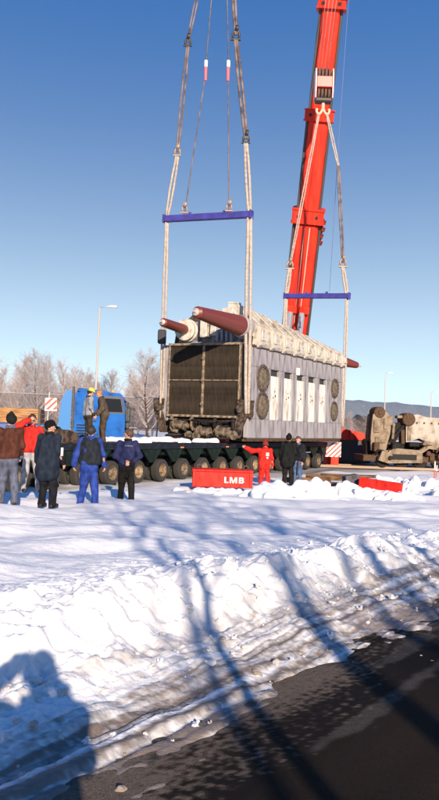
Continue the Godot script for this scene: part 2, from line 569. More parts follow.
# snow height at s metres across and t along the road's edge
func snow_h(s: float, t: float) -> float:
	var ahead := LINE.y + t * ALONG.y + s * ACROSS.y
	var xx := LINE.x + t * ALONG.x + s * ACROSS.x
	var wav := n1.get_noise_2d(t * 9.0, 300.0) * 0.16
	var big := n1.get_noise_2d(t * 30.0, s * 30.0)
	var mid := n1.get_noise_2d(t * 95.0 + 50.0, s * 95.0)
	var small := n1.get_noise_2d(t * 330.0, s * 330.0 + 90.0)
	var e := s + wav + mid * 0.10 + small * 0.03
	# the field drops from the ploughed lip to the yard
	var field := lerpf(0.38, -0.14, sm(5.0, 17.0, ahead))
	field = lerpf(field, -0.53, sm(15.0, 27.0, ahead))
	var rough := sm(0.0, 0.25, s) * (1.0 - sm(60.0, 200.0, absf(s)))
	var calm := sm(1.8, 2.8, s)
	var edge := s + n1.get_noise_2d(t * 75.0, s * 150.0 + 20.0) * 0.34 + n1.get_noise_2d(t * 22.0, 610.0) * 0.25 + n1.get_noise_2d(t * 330.0, s * 420.0) * 0.22 + 0.22 * (1.0 - sm(-0.2, 1.8, t))
	field += (big * 0.10 + mid * 0.035) * rough * calm + small * 0.008 * calm
	# soft wind-blown swells, running obliquely
	field += n1.get_noise_2d(xx * 22.0 + 40.0, ahead * 55.0) * 0.10 * sm(1.6, 3.5, s) * (1.0 - sm(24.0, 34.0, ahead))
	var lip := exp(-pow((e - 1.52) / 0.27, 2.0)) * (0.05 + 0.11 * n1.get_noise_2d(t * 60.0, 77.0) + 0.10 * n1.get_noise_2d(t * 170.0, 7.0))
	var groove := n2.get_noise_2d(t * 7.0, s * 420.0 + n1.get_noise_2d(t * 14.0, 5.0) * 9.0)
	var track := n2.get_noise_2d(t * 3.0 + 60.0, s * 120.0)
	var slush := -0.026 + 0.046 * sm(0.0, 0.55, edge) + 0.13 * sm(0.40, 1.1, e) + groove * 0.019 * sm(-0.5, 0.1, s) * (1.0 - sm(1.0, 1.25, e)) + track * 0.016 * (1.0 - sm(0.9, 1.2, e)) + small * 0.012
	slush += 0.012 * mid
	var face := sm(1.02, 1.50, e)
	var clod := maxf(0.0, n1.get_noise_2d(t * 230.0 + 7.0, s * 230.0)) * 0.10 + small * 0.035 + absf(n1.get_noise_2d(t * 100.0, s * 75.0)) * 0.06
	var h := lerpf(slush, field, face) + lip + clod * sm(0.90, 1.20, e) * (1.0 - sm(1.7, 2.4, e))
	h += n2.get_noise_2d(t * 9.0, s * 900.0) * 0.012 * sm(0.0, 0.3, s) * (1.0 - sm(1.0, 1.3, s))
	h += n1.get_noise_2d(t * 2400.0, s * 2400.0 + 11.0) * 0.007 * sm(0.0, 0.4, s) * (1.0 - sm(2.0, 3.0, s))
	h += n1.get_noise_2d(t * 800.0, s * 800.0) * 0.026 * sm(0.5, 1.1, s) * (1.0 - 0.75 * sm(1.7, 3.0, s))
	return h

func snow_color(s: float, t: float, h: float) -> Color:
	var ahead := LINE.y + t * ALONG.y + s * ACROSS.y
	var xx := LINE.x + t * ALONG.x + s * ACROSS.x
	var c := Color(0.84, 0.845, 0.86)
	var streak := n2.get_noise_2d(t * 5.0, s * 260.0)
	var streak2 := n2.get_noise_2d(t * 11.0 + 80.0, s * 520.0)
	var blot := n1.get_noise_2d(t * 50.0, s * 50.0 + 500.0)
	var grit := n1.get_noise_2d(t * 520.0, s * 700.0 + 40.0) * 0.6 + n1.get_noise_2d(t * 1900.0, s * 2300.0) * 0.7
	var streak3 := n2.get_noise_2d(t * 7.0 + 30.0, s * 1100.0)
	# sand and grit thrown on the verge, in streaks along the road
	var d := (1.0 - sm(0.62, 1.22, s + blot * 0.25)) * clampf(0.68 + 0.50 * (1.0 - sm(-0.05, 0.42, s + blot * 0.3)) + streak * 0.85 + streak2 * 0.6 + streak3 * 0.5 + blot * 0.5 + grit * 0.55, 0.0, 1.0)
	c = c.lerp(Color(0.13, 0.095, 0.075), clampf(d, 0.0, 0.95))
	var d2 := (1.0 - sm(1.1, 2.0, s + blot * 0.3)) * clampf(0.13 + blot * 0.22 + grit * 0.12, 0.0, 1.0)
	c = c.lerp(Color(0.48, 0.39, 0.36), d2)
	# mud along the trailer and beneath it
	var w := Vector2(xx + 1.22, ahead - 30.6)
	var across := w.dot(Vector2(0.875, -0.485))
	var along := w.dot(Vector2(0.485, 0.875))
	var mud_n := n1.get_noise_2d(along * 18.0, across * 40.0 + 900.0)
	var reach := 1.5 + clampf(along - 5.0, -2.0, 40.0) * 0.26
	var mud := (1.0 - sm(reach - 1.6, reach, across + mud_n * 2.6)) * sm(-16.0, -6.0, across) * sm(-34.0, -20.0, along) * sm(60.0, 30.0, along)
	var tyre := sm(0.05, 0.35, n2.get_noise_2d(along * 4.0, across * 34.0))
	var m := clampf(mud * (0.72 + mud_n * 0.8 + tyre * 0.35), 0.0, 1.0)
	c = c.lerp(Color(0.085, 0.062, 0.048), m * 0.92)
	return c

func sheet(called: String, ss: PackedFloat32Array, ts: PackedFloat32Array, hf: Callable, cf: Callable, m: Material) -> MeshInstance3D:
	var ns := ss.size()
	var nt := ts.size()
	var V := PackedVector3Array(); V.resize(ns * nt)
	var N := PackedVector3Array(); N.resize(ns * nt)
	var C := PackedColorArray(); C.resize(ns * nt)
	var I := PackedInt32Array()
	for j in nt:
		for i in ns:
			var s := ss[i]
			var t := ts[j]
			var h: float = hf.call(s, t)
			V[j * ns + i] = Vector3(LINE.x + t * ALONG.x + s * ACROSS.x, h, -(LINE.y + t * ALONG.y + s * ACROSS.y))
			C[j * ns + i] = cf.call(s, t, h)
	for j in nt:
		for i in ns:
			var a := V[j * ns + maxi(i - 1, 0)]
			var b := V[j * ns + mini(i + 1, ns - 1)]
			var c := V[maxi(j - 1, 0) * ns + i]
			var d := V[mini(j + 1, nt - 1) * ns + i]
			var n := (b - a).cross(d - c).normalized()
			N[j * ns + i] = n if n.y > 0.0 else -n
	for j in nt - 1:
		for i in ns - 1:
			var a := j * ns + i
			for k in [a, a + 1, a + ns, a + 1, a + ns + 1, a + ns]: I.append(k)
	var arr := []
	arr.resize(Mesh.ARRAY_MAX)
	arr[Mesh.ARRAY_VERTEX] = V
	arr[Mesh.ARRAY_NORMAL] = N
	arr[Mesh.ARRAY_COLOR] = C
	arr[Mesh.ARRAY_INDEX] = I
	var am := ArrayMesh.new()
	am.add_surface_from_arrays(Mesh.PRIMITIVE_TRIANGLES, arr)
	var o := MeshInstance3D.new()
	o.mesh = am
	o.material_override = m
	o.name = numbered(called)
	o.set_meta("kind", "structure")
	add_child(o)
	return o

func ground_y(x: float, z: float) -> float:
	var w := Vector2(x, -z) - LINE
	return snow_h(w.dot(ACROSS), w.dot(ALONG))

# ================================================================= the scene
func _ready() -> void:
	# ---- camera, sky, sun, exposure
	var cam := Camera3D.new()
	cam.name = "camera"
	cam.position = Vector3(0, 1.6, 0)
	cam.rotation_degrees = Vector3(1.79, 0, 2.0)
	cam.fov = 53.13
	cam.near = 0.02
	cam.far = 9000.0
	add_child(cam)
	var env := Environment.new()
	var sky := ProceduralSkyMaterial.new()
	sky.sky_top_color = srgb(0.010, 0.098, 0.33)
	sky.sky_horizon_color = srgb(0.78, 1.0, 1.07)
	sky.sky_curve = 0.120
	sky.ground_bottom_color = srgb(0.35, 0.36, 0.40)
	sky.ground_horizon_color = srgb(0.72, 0.75, 0.78)
	sky.sun_angle_max = 12.0
	var sk := Sky.new()
	sk.sky_material = sky
	env.background_mode = Environment.BG_SKY
	env.sky = sk
	env.background_energy_multiplier = 0.82
	env.tonemap_mode = Environment.TONE_MAPPER_LINEAR
	env.tonemap_exposure = 1.66
	env.fog_enabled = true
	env.fog_density = 0.00007
	env.fog_light_color = Color(0.80, 0.86, 0.92)
	env.sdfgi_enabled = true
	env.ssao_enabled = true
	env.ssil_enabled = true
	var we := WorldEnvironment.new()
	we.name = "environment"
	we.environment = env
	add_child(we)
	var sun := DirectionalLight3D.new()
	sun.name = "sun"
	sun.light_color = Color(1.0, 0.92, 0.82)
	sun.light_energy = 1.55
	sun.light_angular_distance = 0.5
	sun.shadow_enabled = true
	add_child(sun)
	sun.look_at_from_position(Vector3(0.199, 0.296, 0.934) * 10.0, Vector3.ZERO)

	n1.seed = 11; n1.frequency = 0.01; n1.noise_type = FastNoiseLite.TYPE_SIMPLEX_SMOOTH; n1.fractal_octaves = 2
	n2.seed = 5; n2.frequency = 0.02; n2.noise_type = FastNoiseLite.TYPE_SIMPLEX_SMOOTH; n2.fractal_octaves = 2

	build_ground()
	build_background()
	build_trees()
	build_trailer()
	build_transformer()
	build_crane()
	build_rigging()
	build_truck()
	build_rail_wagon()
	build_yard_items()
	build_people()

func build_ground() -> void:
	var snow := StandardMaterial3D.new()
	snow.vertex_color_use_as_albedo = true
	snow.albedo_texture = noise_tex(0.06, 4, [[0.0, Color(0.90, 0.90, 0.91)], [0.45, Color(0.97, 0.97, 0.97)], [1.0, Color.WHITE]], 21)
	snow.uv1_triplanar = true
	snow.uv1_world_triplanar = true
	snow.uv1_scale = Vector3(1.7, 1.7, 1.7)
	snow.roughness = 0.85
	snow.normal_enabled = true
	var nt := noise_tex(0.09, 4, [[0.0, Color.BLACK], [1.0, Color.WHITE]], 22)
	nt.color_ramp = null
	nt.as_normal_map = true
	nt.bump_strength = 3.0
	snow.normal_texture = nt
	snow.normal_scale = 0.5
	mats["snow"] = snow
	var clean: StandardMaterial3D = snow.duplicate()
	clean.vertex_color_use_as_albedo = false
	clean.albedo_color = srgb(0.84, 0.845, 0.86)
	mats["clean_snow"] = clean
	var ss := axis_lines(-1.1, 2.0, 0.018, 1.03, 40.0, 5000.0)
	var tf := axis_lines(-1.6, 7.5, 0.021, 1.022, 60.0, 6000.0)
	var tb := PackedFloat32Array()
	var x := -1.6
	var stp := 0.03
	while x > -4000.0:
		stp *= 1.12
		x -= stp
		tb.append(x)
	tb.reverse()
	tb.append_array(tf)
	sheet("snow_field", ss, tb, snow_h, snow_color, snow)
	# road
	var asphalt := StandardMaterial3D.new()
	asphalt.vertex_color_use_as_albedo = true
	asphalt.albedo_texture = noise_tex(0.12, 4, [[0.0, Color(0.62, 0.60, 0.58)], [0.5, Color(0.85, 0.84, 0.82)], [1.0, Color.WHITE]], 31)
	asphalt.uv1_triplanar = true
	asphalt.uv1_world_triplanar = true
	asphalt.uv1_scale = Vector3(2.3, 2.3, 2.3)
	asphalt.roughness = 0.95
	asphalt.metallic_specular = 0.25
	asphalt.heightmap_enabled = true
	asphalt.heightmap_texture = noise_tex(0.22, 3, [[0.0, Color.BLACK], [1.0, Color.WHITE]], 33)
	asphalt.heightmap_scale = 0.7
	var rs := PackedFloat32Array()
	x = -6.6
	while x < -2.2:
		rs.append(x); x += 0.2
	while x < -1.0:
		rs.append(x); x += 0.035
	while x < 0.75:
		rs.append(x); x += 0.016
	var rt := PackedFloat32Array()
	x = -400.0
	while x < -4.0:
		rt.append(x); x += 6.0
	x = -4.0
	while x < -1.2:
		rt.append(x); x += 0.05
	while x < 7.0:
		rt.append(x); x += 0.02
	while x < 700.0:
		rt.append(x); x += maxf(0.05, (x - 6.0) * 0.06)
	sheet("road", rs, rt, func(s, t): return n1.get_noise_2d(t * 40.0, s * 40.0) * 0.008 + n1.get_noise_2d(t * 5.0, s * 90.0) * 0.006 - 0.02 * sm(0.3, 0.7, s), func(s, t, _h):
		var wear := n2.get_noise_2d(t * 5.0, s * 60.0 + 30.0)
		var blot := n1.get_noise_2d(t * 45.0, s * 60.0 + 200.0)
		var grit := n1.get_noise_2d(t * 300.0, s * 300.0)
		var c := Color(0.014, 0.011, 0.009).lerp(Color(0.062, 0.037, 0.023), clampf(wear * 0.6 + blot * 0.5 + 0.35, 0.0, 1.0) * (0.35 + 0.65 * sm(-2.0, -0.1, s)))
		# thin ice left in the wheel tracks
		var ice := sm(0.42, 0.62, n2.get_noise_2d(t * 9.0 + 400.0, s * 120.0) + grit * 0.22 + 0.18 * sm(-1.6, 0.0, s)) * sm(-1.9, -0.3, s)
		c = c.lerp(Color(0.34, 0.31, 0.30), ice * 0.22)
		# slush thrown out from the verge, thinning towards the crown of the road
		var fine := n1.get_noise_2d(t * 1300.0 + 9.0, s * 1700.0)
		var lines := n2.get_noise_2d(t * 8.0, s * 700.0 + 12.0)
		var cover := sm(0.0, 0.35, sm(-1.25, 0.35, s) * 1.15 - 0.75 + lines * 0.34 + fine * 0.50 + blot * 0.75 + 0.25 * (1.0 - sm(-0.2, 2.0, t)))
		c = c.lerp(Color(0.25, 0.20, 0.165), cover * 0.8)
		return c.lerp(Color(0.012, 0.010, 0.009), clampf(n1.get_noise_2d(t * 2100.0, s * 2100.0) * 0.6, 0.0, 0.4)), asphalt)
	# the far side of the road, behind the camera
	var fs := PackedFloat32Array([-4000.0, -1500.0, -500.0, -200.0, -90.0, -50.0, -30.0, -20.0, -15.0, -12.0, -10.0, -9.0, -8.2, -7.6, -7.2, -6.8, -6.5, -6.3])
	var ft := PackedFloat32Array()
	x = -4000.0
	while x < -60.0:
		ft.append(x); x *= 0.75
	x = -60.0
	while x < 60.0:
		ft.append(x); x += 0.5
	while x < 6000.0:
		ft.append(x); x *= 1.3
	sheet("roadside_snow", fs, ft, func(s, t): return lerpf(-0.03, 0.30, sm(-6.4, -7.4, s)) + 0.35 * exp(-pow((s + 7.5) / 0.7, 2.0)) + n1.get_noise_2d(t * 60.0, s * 60.0) * 0.10 * sm(-6.6, -7.4, s), func(_s, _t, _h): return Color(0.82, 0.825, 0.84), snow)
	# loose lumps of snow along the ploughed lip and its foot
	rng.seed = 77
	var st := begin(true)
	soft(st, [[Vector3.ZERO, Vector3(0.06, 0.02, 0.01), 0.055, 0.03], [Vector3(-0.05, 0.01, 0.06), Vector3(0.02, 0.04, -0.05), 0.04, 0.03], [Vector3(0.02, -0.04, -0.05), Vector3(0.05, 0.04, 0.05), 0.035, 0.03]], 0.011, 0.008, 0.05, 26.0)
	st.generate_normals()
	var mm := MultiMesh.new()
	mm.transform_format = MultiMesh.TRANSFORM_3D
	mm.use_colors = true
	mm.mesh = st.commit()
	mm.mesh.surface_set_material(0, snow)
	var count := 2200
	mm.instance_count = count
	for i in count:
		var t := rng.randf_range(-2.0, 16.0)
		var s := rng.randfn(1.25, 0.34) if i % 3 else rng.randf_range(-0.35, 2.6)
		var q := rng.randf()
		var r := 0.05 + 0.32 * q * q * q
		var w := LINE + ALONG * t + ACROSS * s
		var b := Basis.from_euler(Vector3(rng.randf() * TAU, rng.randf() * TAU, rng.randf() * TAU)).scaled(Vector3(1, 0.8, 1) * r)
		mm.set_instance_transform(i, Transform3D(b, Vector3(w.x, snow_h(s, t) + 0.01 * r, -w.y)))
		var dirt := clampf(rng.randf() * 1.3 * (1.0 - s * 0.6), 0.0, 0.9)
		mm.set_instance_color(i, Color(0.84, 0.845, 0.86).lerp(Color(0.2, 0.15, 0.11), dirt))
	var mi := MultiMeshInstance3D.new()
	mi.name = "snow_lumps"
	mi.multimesh = mm
	mi.set_meta("kind", "stuff")
	mi.set_meta("label", "loose lumps of snow along the ploughed bank by the road")
	mi.set_meta("category", "snow")
	add_child(mi)

func hill(called: String, x0: float, x1: float, step: float, z0: float, depth: float, tall: Callable, m: Material) -> void:
	var V := PackedVector3Array(); var N := PackedVector3Array()
	var rows := 8
	var grid := []
	var nx := int((x1 - x0) / step)
	for j in rows + 1:
		var row := []
		for i in nx + 1:
			var xx := x0 + i * step
			var f := float(j) / rows
			var h: float = tall.call(xx)
			var bump := n1.get_noise_2d(xx * 600.0 / step * 0.12, j * 160.0) * h * 0.05 + n1.get_noise_2d(xx * 90.0 / step, j * 700.0) * h * 0.05
			row.append(Vector3(xx, -1.0 + (h + 1.0 + bump) * sin(f * PI * 0.5), z0 - depth * f))
		grid.append(row)
	for j in rows:
		for i in nx:
			var n: Vector3 = (grid[j][i + 1] - grid[j][i]).cross(grid[j + 1][i] - grid[j][i]).normalized()
			if n.y < 0.0: n = -n
			for e in [grid[j][i], grid[j + 1][i], grid[j][i + 1], grid[j][i + 1], grid[j + 1][i], grid[j + 1][i + 1]]:
				V.append(e); N.append(n)
	var o := MeshInstance3D.new()
	o.mesh = array_mesh(V, N)
	o.material_override = m
	o.name = numbered(called)
	o.set_meta("kind", "structure")
	add_child(o)

func build_background() -> void:
	var hazy_forest := worn("hazy_forest", Color(0.50, 0.53, 0.56), Color(0.44, 0.47, 0.50), Color(0.36, 0.39, 0.42), Vector3(0.012, 0.03, 0.012), 0.95, 0.0, 0.03)  # pale blue-grey, with the haze of distance put into the colour
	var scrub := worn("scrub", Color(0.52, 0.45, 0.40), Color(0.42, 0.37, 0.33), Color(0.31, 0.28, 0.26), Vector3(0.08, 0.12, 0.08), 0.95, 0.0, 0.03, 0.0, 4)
	hill("distant_hill", -2600.0, 3400.0, 14.0, -1900.0, 600.0, func(x): return 74.0 + 14.0 * sin(x * 0.0021 + 0.6) + 7.0 * sin(x * 0.006) - 6.0 * sm(600.0, 1500.0, x), hazy_forest)
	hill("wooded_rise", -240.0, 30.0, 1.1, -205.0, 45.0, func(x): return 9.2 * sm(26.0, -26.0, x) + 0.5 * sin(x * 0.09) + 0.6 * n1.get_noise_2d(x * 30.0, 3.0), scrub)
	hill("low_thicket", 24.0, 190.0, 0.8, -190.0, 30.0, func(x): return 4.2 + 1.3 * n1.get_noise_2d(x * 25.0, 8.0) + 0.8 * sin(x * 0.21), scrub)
	# tall mesh fence behind the trucks
	var f := thing("mesh_fence", "tall wire mesh fence on grey posts behind the blue truck", "fence", Vector3(-24.0, -0.5, -43.0))
	var zinc := mat("zinc", 0.42, 0.42, 0.42, 0.5, 0.4)
	var wire := mat("wire", 0.16, 0.15, 0.15, 0.6, 0.3)
	var span := 2.95
	var pst := begin(true)
	cyl(pst, Vector3(0, 0, 0), Vector3(0.10, 3.55, 0), 0.045, 0.04, 8)
	pst.generate_normals()
	var pm: Mesh = pst.commit()
	for i in 9:
		part("post", pm, zinc, f, at(Vector3(i * span, 0, 0)))
	var st := begin(true)
	for h in [0.1, 1.8, 3.45]:
		var pts := []
		for i in 9: pts.append(Vector3(i * span + 0.02 * h, h - 0.015 * (i % 2), 0))
		st = begin(true)
		tube(st, pts, 0.018, 5)
		obj("rail", st, zinc, f)
	st = begin()
	var k := -3.4
	while k < 8 * span:
		for sg in [0.0, 1.0]:
			var a := Vector3(k, 0.1, 0)
			var b := Vector3(k + 3.35, 3.45, 0)
			if sg > 0.5:
				var sw := a.y
				a.y = b.y
				b.y = sw
			if a.x < 0.0: a = a.lerp(b, -a.x / (b.x - a.x))
			if b.x > 8 * span: b = a.lerp(b, (8 * span - a.x) / (b.x - a.x))
			tube(st, [a, b], 0.0035, 3)
		k += 0.085
	obj("wire_mesh", st, wire, f).set_meta("kind", "stuff")
	# lamp posts
	lamp_post("tall grey street lamp leaning slightly behind the blue truck cab", Vector3(-9.37, -0.5, -60.0), 10.6, Vector3(0.22, 1, 0.0), 0.10, 1.3)
	lamp_post("thin lamp post rising behind the rusty rail wagon", Vector3(22.75, -0.5, -110.0), 10.0, Vector3(-0.01, 1, 0), 0.10, 0.7)
	lamp_post("distant lamp post farther along the yard, right of the rail wagon's lamp post", Vector3(39.7, -0.5, -150.0), 9.6, Vector3(0, 1, 0), 0.14, 1.0)

func lamp_post(label: String, pos: Vector3, h: float, lean: Vector3, r: float, arm: float) -> void:
	var t := thing("street_lamp", label, "lamp post", pos, 0.0, "lamp posts around the yard")
	var top := Vector3(lean.x * 0.6, h, 0)
	var st := begin(true)
	cyl(st, Vector3.ZERO, top, r, r * 0.6, 10)
	obj("pole", st, mat("concrete_pole", 0.40, 0.36, 0.33, 0.85), t)
	st = begin(true)
	tube(st, [top, top + Vector3(arm * 0.35, 0.12, 0), top + Vector3(arm * 0.6, 0.1, 0)], 0.035, 6)
	obj("arm", st, mat("zinc", 0.42, 0.42, 0.42, 0.5, 0.4), t)
	st = begin()
	prism(st, [Vector2(-0.35, -0.04), Vector2(-0.3, 0.09), Vector2(0.2, 0.11), Vector2(0.36, 0.02), Vector2(0.3, -0.05)], 0.26, at(top + Vector3(arm * 0.6 + 0.2, 0.1, 0)))
	obj("lamp_head", st, mat("lamp_head", 0.45, 0.45, 0.44, 0.5), t)

func build_trees() -> void:
	var birch := worn("birch_bark", Color(0.72, 0.68, 0.64), Color(0.55, 0.49, 0.45), Color(0.15, 0.13, 0.12), Vector3(1.0, 0.4, 1.0), 0.9, 0.0, 0.03)
	var bark := worn("bark", Color(0.36, 0.29, 0.24), Color(0.27, 0.21, 0.18), Color(0.15, 0.12, 0.10), Vector3(1.2, 0.5, 1.2), 0.95, 0.0, 0.03)
	var twigs := mat("twigs", 0.44, 0.36, 0.345, 0.9)
	var twigs2 := mat("twigs_grey", 0.42, 0.36, 0.34, 0.9)
	var kinds := [tree_meshes(10.0, 3, 0.38, 1.3, 2), tree_meshes(10.0, 8, 0.44, 0.95, 2), tree_meshes(10.0, 14, 0.36, 1.7, 2), tree_meshes(10.0, 21, 0.30, 1.3, 1, 0.0092)]
	var spots := [  # x, ahead, scale, kind, label
		[-29.6, 93.0, 0.86, 0, "bare birch at the picture's left edge, beyond the fence"],
		[-26.0, 88.0, 0.97, 1, "broad bare birch beyond the fence, above the man in the brown jacket"],
		[-22.6, 90.0, 0.93, 2, "bare birch beyond the fence, above the man in the red jacket"],
		[-19.6, 86.0, 0.95, 1, "bare tree beyond the fence, above the truck's wooden side boards"],
		[-17.4, 92.0, 0.90, 0, "bare birch beyond the fence, above the striped board"],
		[-16.4, 101.0, 0.80, 2, "slender bare tree just left of the tall street lamp"],
		[-13.7, 98.0, 0.84, 1, "bare tree beyond the fence directly behind the tall street lamp"],
		[-11.2, 104.0, 0.86, 0, "bare tree beyond the fence above the blue cab roof"],
		[-9.6, 96.0, 0.70, 2, "low bare tree beyond the fence, between the cab and the transformer"],
		[-7.4, 84.0, 0.97, 1, "tall bare tree right beside the transformer's left end, beyond the fence"],
		[-5.2, 88.0, 1.02, 0, "bare tree half hidden behind the transformer's left end"],
		[-31.8, 99.0, 0.95, 1, "bare tree at the picture's far left, farther back than the leftmost birch"],
		[-24.4, 98.0, 0.90, 0, "bare tree standing back between the two broad birches at left"],
		[-21.0, 99.0, 0.98, 2, "upright bare tree standing back above the wooden side boards"],
		[-15.2, 92.0, 0.80, 1, "low spreading bare tree right beside the tall street lamp"],
		[-12.4, 110.0, 0.90, 2, "distant upright bare tree above the blue cab's window"],
		[-8.6, 104.0, 0.86, 0, "bare tree standing back near the transformer's left end"],
		[-27.6, 101.0, 0.88, 2, "upright bare tree standing back, second from the picture's left edge"],
		[-18.6, 104.0, 0.92, 0, "bare tree standing back between the street lamp and the striped board"],
		[-13.0, 88.0, 0.66, 2, "low bare tree beyond the fence above the yellow hard hat"],
		[-10.4, 116.0, 1.0, 1, "distant broad bare tree above the cab's mirror"],
		[17.6, 128.0, 0.62, 1, "small brown bare tree right of the transformer"],
		[20.4, 124.0, 0.50, 2, "low bare tree behind the red crane deck"],
		[27.0, 140.0, 0.55, 0, "low bare tree behind the rusty rail wagon"],
	]
	for i in spots.size():
		var s: Array = spots[i]
		make_tree(kinds[s[3]], birch if i % 2 == 0 else bark, twigs if i % 3 else twigs2, s[4], Vector3(s[0], -0.6, -s[1]), i * 1.3, s[2], "bare trees beyond the fence")
	# the trees behind the photographer whose shadows fall across the bank and the field
	var back := [[2.6, -8.6, 1.00], [5.6, -12.4, 0.96], [5.0, -9.1, 1.01], [4.6, -6.5, 0.98], [5.7, -10.0, 1.08], [5.3, -5.8, 0.91], [5.3, -5.7, 1.08], [7.3, -10.5, 0.81], [7.8, -12.9, 1.14], [8.1, -10.2, 1.02], [7.3, -6.3, 0.81], [9.1, -9.2, 0.82], [9.8, -6.5, 0.88], [2.2, -3.6, 0.82], [3.2, -5.0, 0.93], [3.4, -7.0, 0.98]]
	for i in back.size():
		var s: Array = back[i]
		make_tree(kinds[3], bark, mat("twigs_dark", 0.14, 0.10, 0.08, 0.9), "bare roadside tree behind the photographer, known by its shadow on the snow", Vector3(s[0], 0.0, -s[1]), i * 2.1 + 0.4, s[2], "roadside trees behind the photographer")

# ---------------------------------------------------------------- wheel: axle along local x
func make_wheel(parent: Node, r: float, w: float, outward: float, rim_m: Material, xf: Transform3D) -> Node3D:
	var o := Node3D.new()
	o.name = "wheel"
	parent.add_child(o, true)
	o.transform = xf
	var X := Transform3D(Basis(Vector3(0, 0, 1), Vector3(outward, 0, 0), Vector3(0, 1, 0)), Vector3.ZERO)
	var key := "wheel_%.2f_%.2f_%.0f" % [r, w, outward]
	if not mats.has(key):
		var st := begin(true)
		lathe(st, [Vector2(r * 0.58, -w * 0.48), Vector2(r * 0.9, -w * 0.5), Vector2(r * 0.985, -w * 0.38), Vector2(r, -w * 0.2), Vector2(r * 0.975, -w * 0.19), Vector2(r * 0.975, -w * 0.15), Vector2(r, -w * 0.14), Vector2(r, w * 0.14), Vector2(r * 0.975, w * 0.15), Vector2(r * 0.975, w * 0.19), Vector2(r, w * 0.2), Vector2(r * 0.985, w * 0.38), Vector2(r * 0.9, w * 0.5), Vector2(r * 0.58, w * 0.48)], X, 28)
		st.generate_normals()
		var s2 := begin(true)
		lathe(s2, [Vector2(r * 0.6, w * 0.46), Vector2(r * 0.57, w * 0.49), Vector2(r * 0.52, w * 0.42), Vector2(r * 0.46, w * 0.15), Vector2(r * 0.30, w * 0.10), Vector2(r * 0.26, w * 0.30), Vector2(r * 0.16, w * 0.42), Vector2(0, w * 0.44)], X, 20)
		for k in 8:
			var a := TAU * k / 8
			cyl(s2, X * Vector3(cos(a) * r * 0.36, w * 0.12, sin(a) * r * 0.36), X * Vector3(cos(a) * r * 0.36, w * 0.20, sin(a) * r * 0.36), r * 0.04, -1.0, 6)
		s2.generate_normals()
		mats[key] = [st.commit(), s2.commit()]
	part("tyre", mats[key][0], mat("tyre", 0.028, 0.026, 0.025, 0.9), o)
	part("rim", mats[key][1], rim_m, o)
	return o

